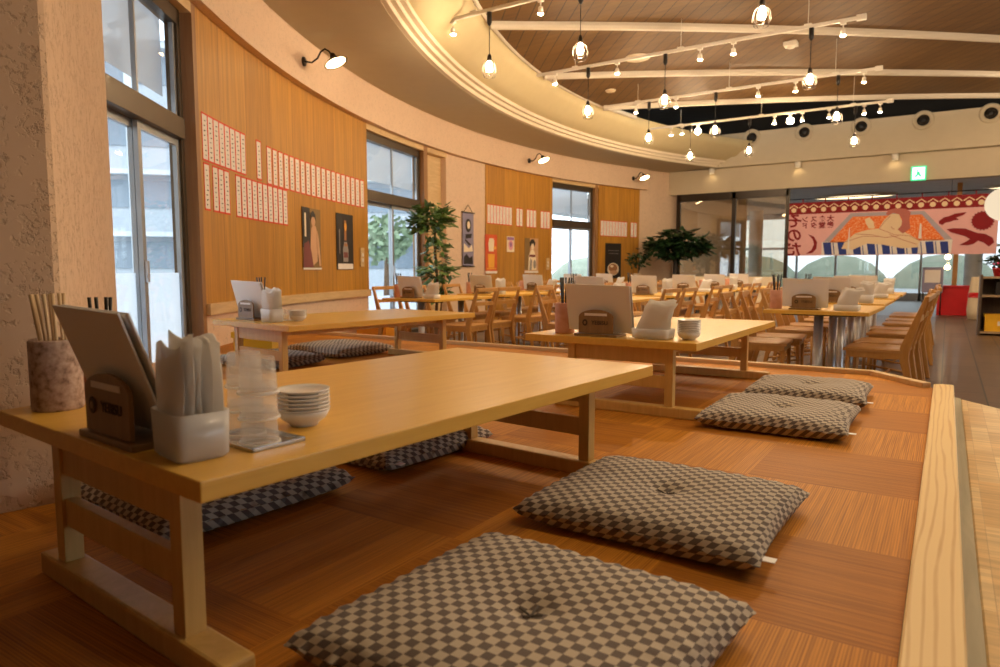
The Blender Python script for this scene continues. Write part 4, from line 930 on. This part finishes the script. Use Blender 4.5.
# crates
def crate(loc, rz, m, label, w=.5, d=.34, h=.26):
    t = thing('plastic_crate', label, 'crate', loc, rz); mb = MB(); e = .014
    mb.box(-w/2, w/2, -d/2, d/2, 0, e); mb.box(-w/2, w/2, -d/2, -d/2+e, e, h); mb.box(-w/2, w/2, d/2-e, d/2, e, h); mb.box(-w/2, -w/2+e, -d/2+e, d/2-e, e, h); mb.box(w/2-e, w/2, -d/2+e, d/2-e, e, h); mb.out('tub', m, t)
    mb = MB(); mb.box(-w/2-.012, w/2+.012, -d/2-.012, -d/2, h-.04, h); mb.box(-w/2-.012, w/2+.012, d/2, d/2+.012, h-.04, h); mb.box(-w/2-.012, -w/2, -d/2, d/2, h-.04, h); mb.box(w/2, w/2+.012, -d/2, d/2, h-.04, h); mb.out('rim_flange', m, t)
    MB().box(-.09, .09, -d/2-.005, -d/2, h*.35, h*.6).out('pale_label', 'paper', t)
crate((-4.10, 3.12, ZP), rad(-52), 'yellow', 'yellow plastic crate by the cedar wall behind the far low table', .34, .26, .2)
crate((-6.25, 6.75, 0), rad(-70), 'orange', 'orange plastic crate on the floor beneath the second window', .9, .4, .36)
# plants
def leafball(mb, c, rad_, n, size, rr, droop=.3, flat=.9):
    for _ in range(n):
        d = Vector((rr.gauss(0,1), rr.gauss(0,1), rr.gauss(0, flat))).normalized(); p = Vector(c)+Vector((d.x*rad_[0], d.y*rad_[0], d.z*rad_[1]))*rr.uniform(.35, 1)
        u = Vector((d.x+rr.gauss(0,.4), d.y+rr.gauss(0,.4), -droop+rr.gauss(0,.35))).normalized(); v = u.cross(Vector((rr.gauss(0,.3), rr.gauss(0,.3), 1))).normalized(); w = u.cross(v); s_ = size*rr.uniform(.7, 1.2)
        mb.quads([p, p+u*s_*.35+v*s_*.24+w*.04*s_, p+u*s_*.75+v*s_*.18-w*.03*s_, p+u*s_-w*.12*s_, p+u*s_*.75-v*s_*.18-w*.03*s_, p+u*s_*.35-v*s_*.24+w*.04*s_, p+u*s_*.5-w*.05*s_], [(0,1,6), (1,2,6), (2,3,6), (3,4,6), (4,5,6), (5,0,6)], True)
def potted(loc, label, h, blobs, leaf, m, stems, pot=(.16, .3), potm='pot', name='potted_plant', trunkm='bark'):
    t = thing(name, label, 'plant', loc); rr = random.Random(int(h*100)); pr, ph = pot
    MB().lathe([(0, 0), (pr*.75, 0), (pr, ph-.03), (pr*1.06, ph-.03), (pr*1.06, ph), (pr*.94, ph), (pr*.9, ph-.05), (0, ph-.05)], seg=24).out('pot', potm, t)
    for s in stems: MB().tube([(p[0], p[1], p[2]) for p in s[0]], s[1], 8).out('stem', trunkm, t)
    mb = MB()
    for c, r_, n in blobs: leafball(mb, c, r_, n, leaf, rr)
    mb.out('foliage', m, t); return t
potted((-6.16, 7.72, 0), 'tall trailing green plant in a pot beside the second window', 1.9, [((-.05, 0, 1.72), (.29, .27), 330), ((.02, .02, 1.30), (.18, .25), 80), ((.03, 0, .98), (.28, .17), 130), ((0, 0, .68), (.18, .16), 60)], .15, 'leaf', [([(0,0,.25), (.04,0,.8), (-.02,.02,1.3), (0,0,1.8)], [.022,.02,.018,.012]), ([(.05,.03,.25), (.1,.03,.7), (.16,.02,1.0)], [.012,.01,.006])])
potted((-5.62, 15.95, 0), 'broad dark leafy plant on a slim trunk before the glazed partition', 2.1, [((-.1, 0, 1.62), (.42, .24), 230), ((.55, .05, 1.58), (.42, .26), 220), ((.2, 0, 1.85), (.34, .17), 110), ((.15, 0, 1.38), (.34, .14), 90)], .24, 'leafd', [([(.15,0,.25), (.18,0,.9), (.2,0,1.6)], [.07,.065,.05]), ([(.18,0,1.2), (-.05,0,1.55)], [.03,.02]), ([(.18,0,1.2), (.5,0,1.5)], [.03,.02])], (.2, .34), 'pot', 'potted_plant', 'trunkd')
potted((-5.96, 14.9, .0), 'small leafy plant in a tall pale pot at the plaster corner', 1.3, [((0, 0, 1.27), (.28, .24), 150)], .13, 'leafd', [([(0,0,.85), (.02,0,1.3)], [.015,.01])], (.10, .92))
# aisle end: shelf unit, flowers, red counter, lantern
t = thing('shelf_unit', 'dark open shelf unit at the aisle, plant on top and yellow crate below', 'shelf', (.42, 12.8, 0))
for x in (0, 1.16): MB().box(x, x+.035, 0, .45, 0, .93).out('side_panel', 'shelf', t)
for z in (.06, .62, .90): MB().box(.035, 1.16, .0, .45, z-.03, z).out('shelf_board', 'shelfl', t)
MB().box(.035, 1.16, .44, .452, 0, .9).out('back_panel', 'shelf', t)
for j in range(8):
    o = MB().box(-.035, .035, -.1, .1, 0, .20+.02*(j % 3), .004).out('binder', 'navy' if j % 3 else 'black', None, (.66+.085*j, 13.0, .6215)); tag(o, 'dark upright binder, %s from the aisle side, on the upper shelf' % ORD[j], 'binder', 'binders on the shelf')
crate((.76, 12.8+.19, .062), 0, 'yellow', 'yellow plastic crate on the bottom shelf of the dark unit', .5, .32, .26)
potted((.66, 13.02, .902), 'flowering plant in a red pot on top of the dark shelf unit', .5, [((0, 0, .26), (.19, .12), 130)], .10, 'leafd', [([(0,0,.1), (0,0,.25)], [.012,.01])], (.085, .13), 'redpot')
for q in range(5): o = MB().ball((.58+.05*q, 12.86, 1.09+.012*(q % 2)), .018, 8).out('blossom', 'flower'); tag(o, 'pink blossom on the plant in the red pot, %s from the aisle' % ORD[q], 'flower', 'pink blossoms')
t = thing('reception_counter', 'bright red box counter at the end of the aisle', 'counter', (.12, 18.3, 0)); MB().box(-.30, .34, -.25, .3, 0, .62, .01).out('body', 'redbox', t); MB().box(-.33, .37, -.28, .33, .62, .66, .006).out('top', 'redbox', t)
t = thing('cloth_bag', 'cream cloth bag with a red edge beside the red counter', 'bag', (.50, 16.9, 0)); MB().lathe([(0, 0), (.13, 0), (.15, .2), (.13, .5), (.1, .84), (.09, .86), (0, .84)], seg=18).out('sack', 'cream', t); MB().lathe([(.137, .44), (.128, .54), (.134, .545), (.145, .44)], seg=18).out('red_edge', 'redbox', t)
t = thing('paper_lantern', 'round white paper lantern hanging over the aisle', 'lantern', (.66, 12.9, 1.99)); MB().ball((0, 0, 0), .25, 24).out('globe', 'lantern', t); MB().tube([(0, 0, .245), (0, 0, 2.2)], .004, 6).out('cord', 'black', t); MB().lathe([(.05, .24), (.05, .26), (0, .26), (0, .24)]).out('collar', 'black', t)
t = thing('poster_stand', 'grey blue sign board on a stand out in the concourse', 'sign', (-.28, 17.9, 0), rad(-10)); MB().box(-.20, .20, -.02, .02, .5, 1.06, .004).out('board', 'p_lilac', t); MB().box(-.15, .15, -.024, -.02, .72, 1.0).out('pale_sheet', 'paper', t)
for x in (-.17, .17): MB().tube([(x, .03, 0), (x, .0, .52)], .015).out('leg', 'dark', t)
t = thing('sign_post', 'square cream sign on a steel post behind the glazed partition', 'sign', (-4.72, 18.0, 0)); MB().tube([(0,0,.02), (0,0,1.2)], .02).out('post', 'steel', t); MB().lathe([(0,0), (.16,0), (.16,.02), (0,.02)]).out('base', 'steel', t); MB().box(-.2, .2, -.01, .01, 1.2, 1.52, .004).out('board', 'cream', t)
t = thing('wooden_post', 'square wooden post beyond the banner end', 'post', (.13, 19.0, 0)); MB().box(-.05, .05, -.05, .05, 0, 2.98, .004).out('shaft', 'chair', t); MB().box(-.08, .08, -.08, .08, 0, .12, .004).out('plinth', 'shelf', t)
for k in range(2):
    t = thing('globe_bulb', ('upper small globe bulb hanging by the wooden post', 'lower small globe bulb hanging by the wooden post')[k], 'pendant light', (-.02-.0*k, 17.6+.35*k, 1.28-.22*k)); MB().ball((0,0,0), .055).out('globe', 'lampd', t); MB().tube([(0, 0, .05), (0, 0, 2.98-1.28+.22*k)], .004, 6).out('cord', 'black', t)

# ------------------------------------------------------------------ unseen pendants added outside the view as fill light from the entrance side
for j, (x, y) in enumerate(((1.5, 6.9), (3.2, 5.6), (2.2, 9.6), (4.4, 12.5), (2.2, 14.6))):
    t = dup(PP, (x, y, vault(x, y)), 0, 'added unseen caged bulb pendant over the entrance side, %s from the step' % ORD[j], 'added fill pendants by the entrance')
    l = bpy.data.lights.new('fill_glow', 'POINT'); l.energy = 85; l.color = (1., .74, .48); l.shadow_soft_size = .08
    lo = bpy.data.objects.new('fill_glow', l); COL.objects.link(lo); lo.parent = t; lo.location = (0, 0, -.80)

# ------------------------------------------------------------------ sky, camera, colour management
W = bpy.data.worlds.new('overcast'); SC.world = W; W.use_nodes = True
b = W.node_tree.nodes['Background']; b.inputs[0].default_value = (.80, .91, 1., 1); b.inputs[1].default_value = 4.2
cam = bpy.data.cameras.new('camera'); co = bpy.data.objects.new('camera', cam); COL.objects.link(co); SC.camera = co
cam.sensor_width = 36; cam.lens = 36*.682; cam.clip_start = .05; cam.clip_end = 300
co.location = (0, 0, 1.0); co.rotation_euler = (pi/2-rad(5.32), 0, rad(33.2))
cam.dof.use_dof = True; cam.dof.focus_distance = 2.5; cam.dof.aperture_fstop = 4.5
vs = SC.view_settings; vs.view_transform = 'Standard'; vs.look = 'None'; vs.gamma = 1; vs.use_curve_mapping = False; vs.exposure = -0.1
cy = SC.cycles; cy.max_bounces = 8; cy.diffuse_bounces = 4; cy.transparent_max_bounces = 24; cy.sample_clamp_indirect = 6.; cy.use_denoising = True

# ------------------------------------------------------------------ pieces of parts go one level below their part
PIECE = {'bulb': 'socket', 'wire_cage': 'socket', 'pale_label': ('front_plate', 'tub'), 'lettering': ('front_plate', 'paper'), 'round_emblem': 'front_plate', 'emblem_centre': 'front_plate', 'border': 'paper', 'lit_face': 'shade',
 'lens': ('lamp_can', 'can'), 'gable_crests': 'header_band', 'rocker': 'plate', 'care_tag': 'cover', 'tuft_thread': 'cover', 'lip': 'cup_body', 'base_ring': 'cup_body', 'blue_stripes': 'quilt_fringe', 'rim_flange': 'tub', 'pale_sheet': 'board', 'crossarm': 'shaft', 'plinth': 'shaft', 'red_edge': 'sack', 'running_figure': 'lit_panel', 'inner_floor': 'body'}
st_ = lambda o: o.name.split('.')[0]
for o in list(bpy.data.objects):
    if o.parent is not None or 'category' not in o: continue
    sib = {}
    for c in o.children: sib.setdefault(st_(c), c)
    for c in list(o.children):
        w = PIECE.get(st_(c))
        for q in ((w,) if isinstance(w, str) else (w or ())):
            if q in sib and sib[q] is not c:
                c.parent = sib[q]; c.matrix_basis = Matrix(); break
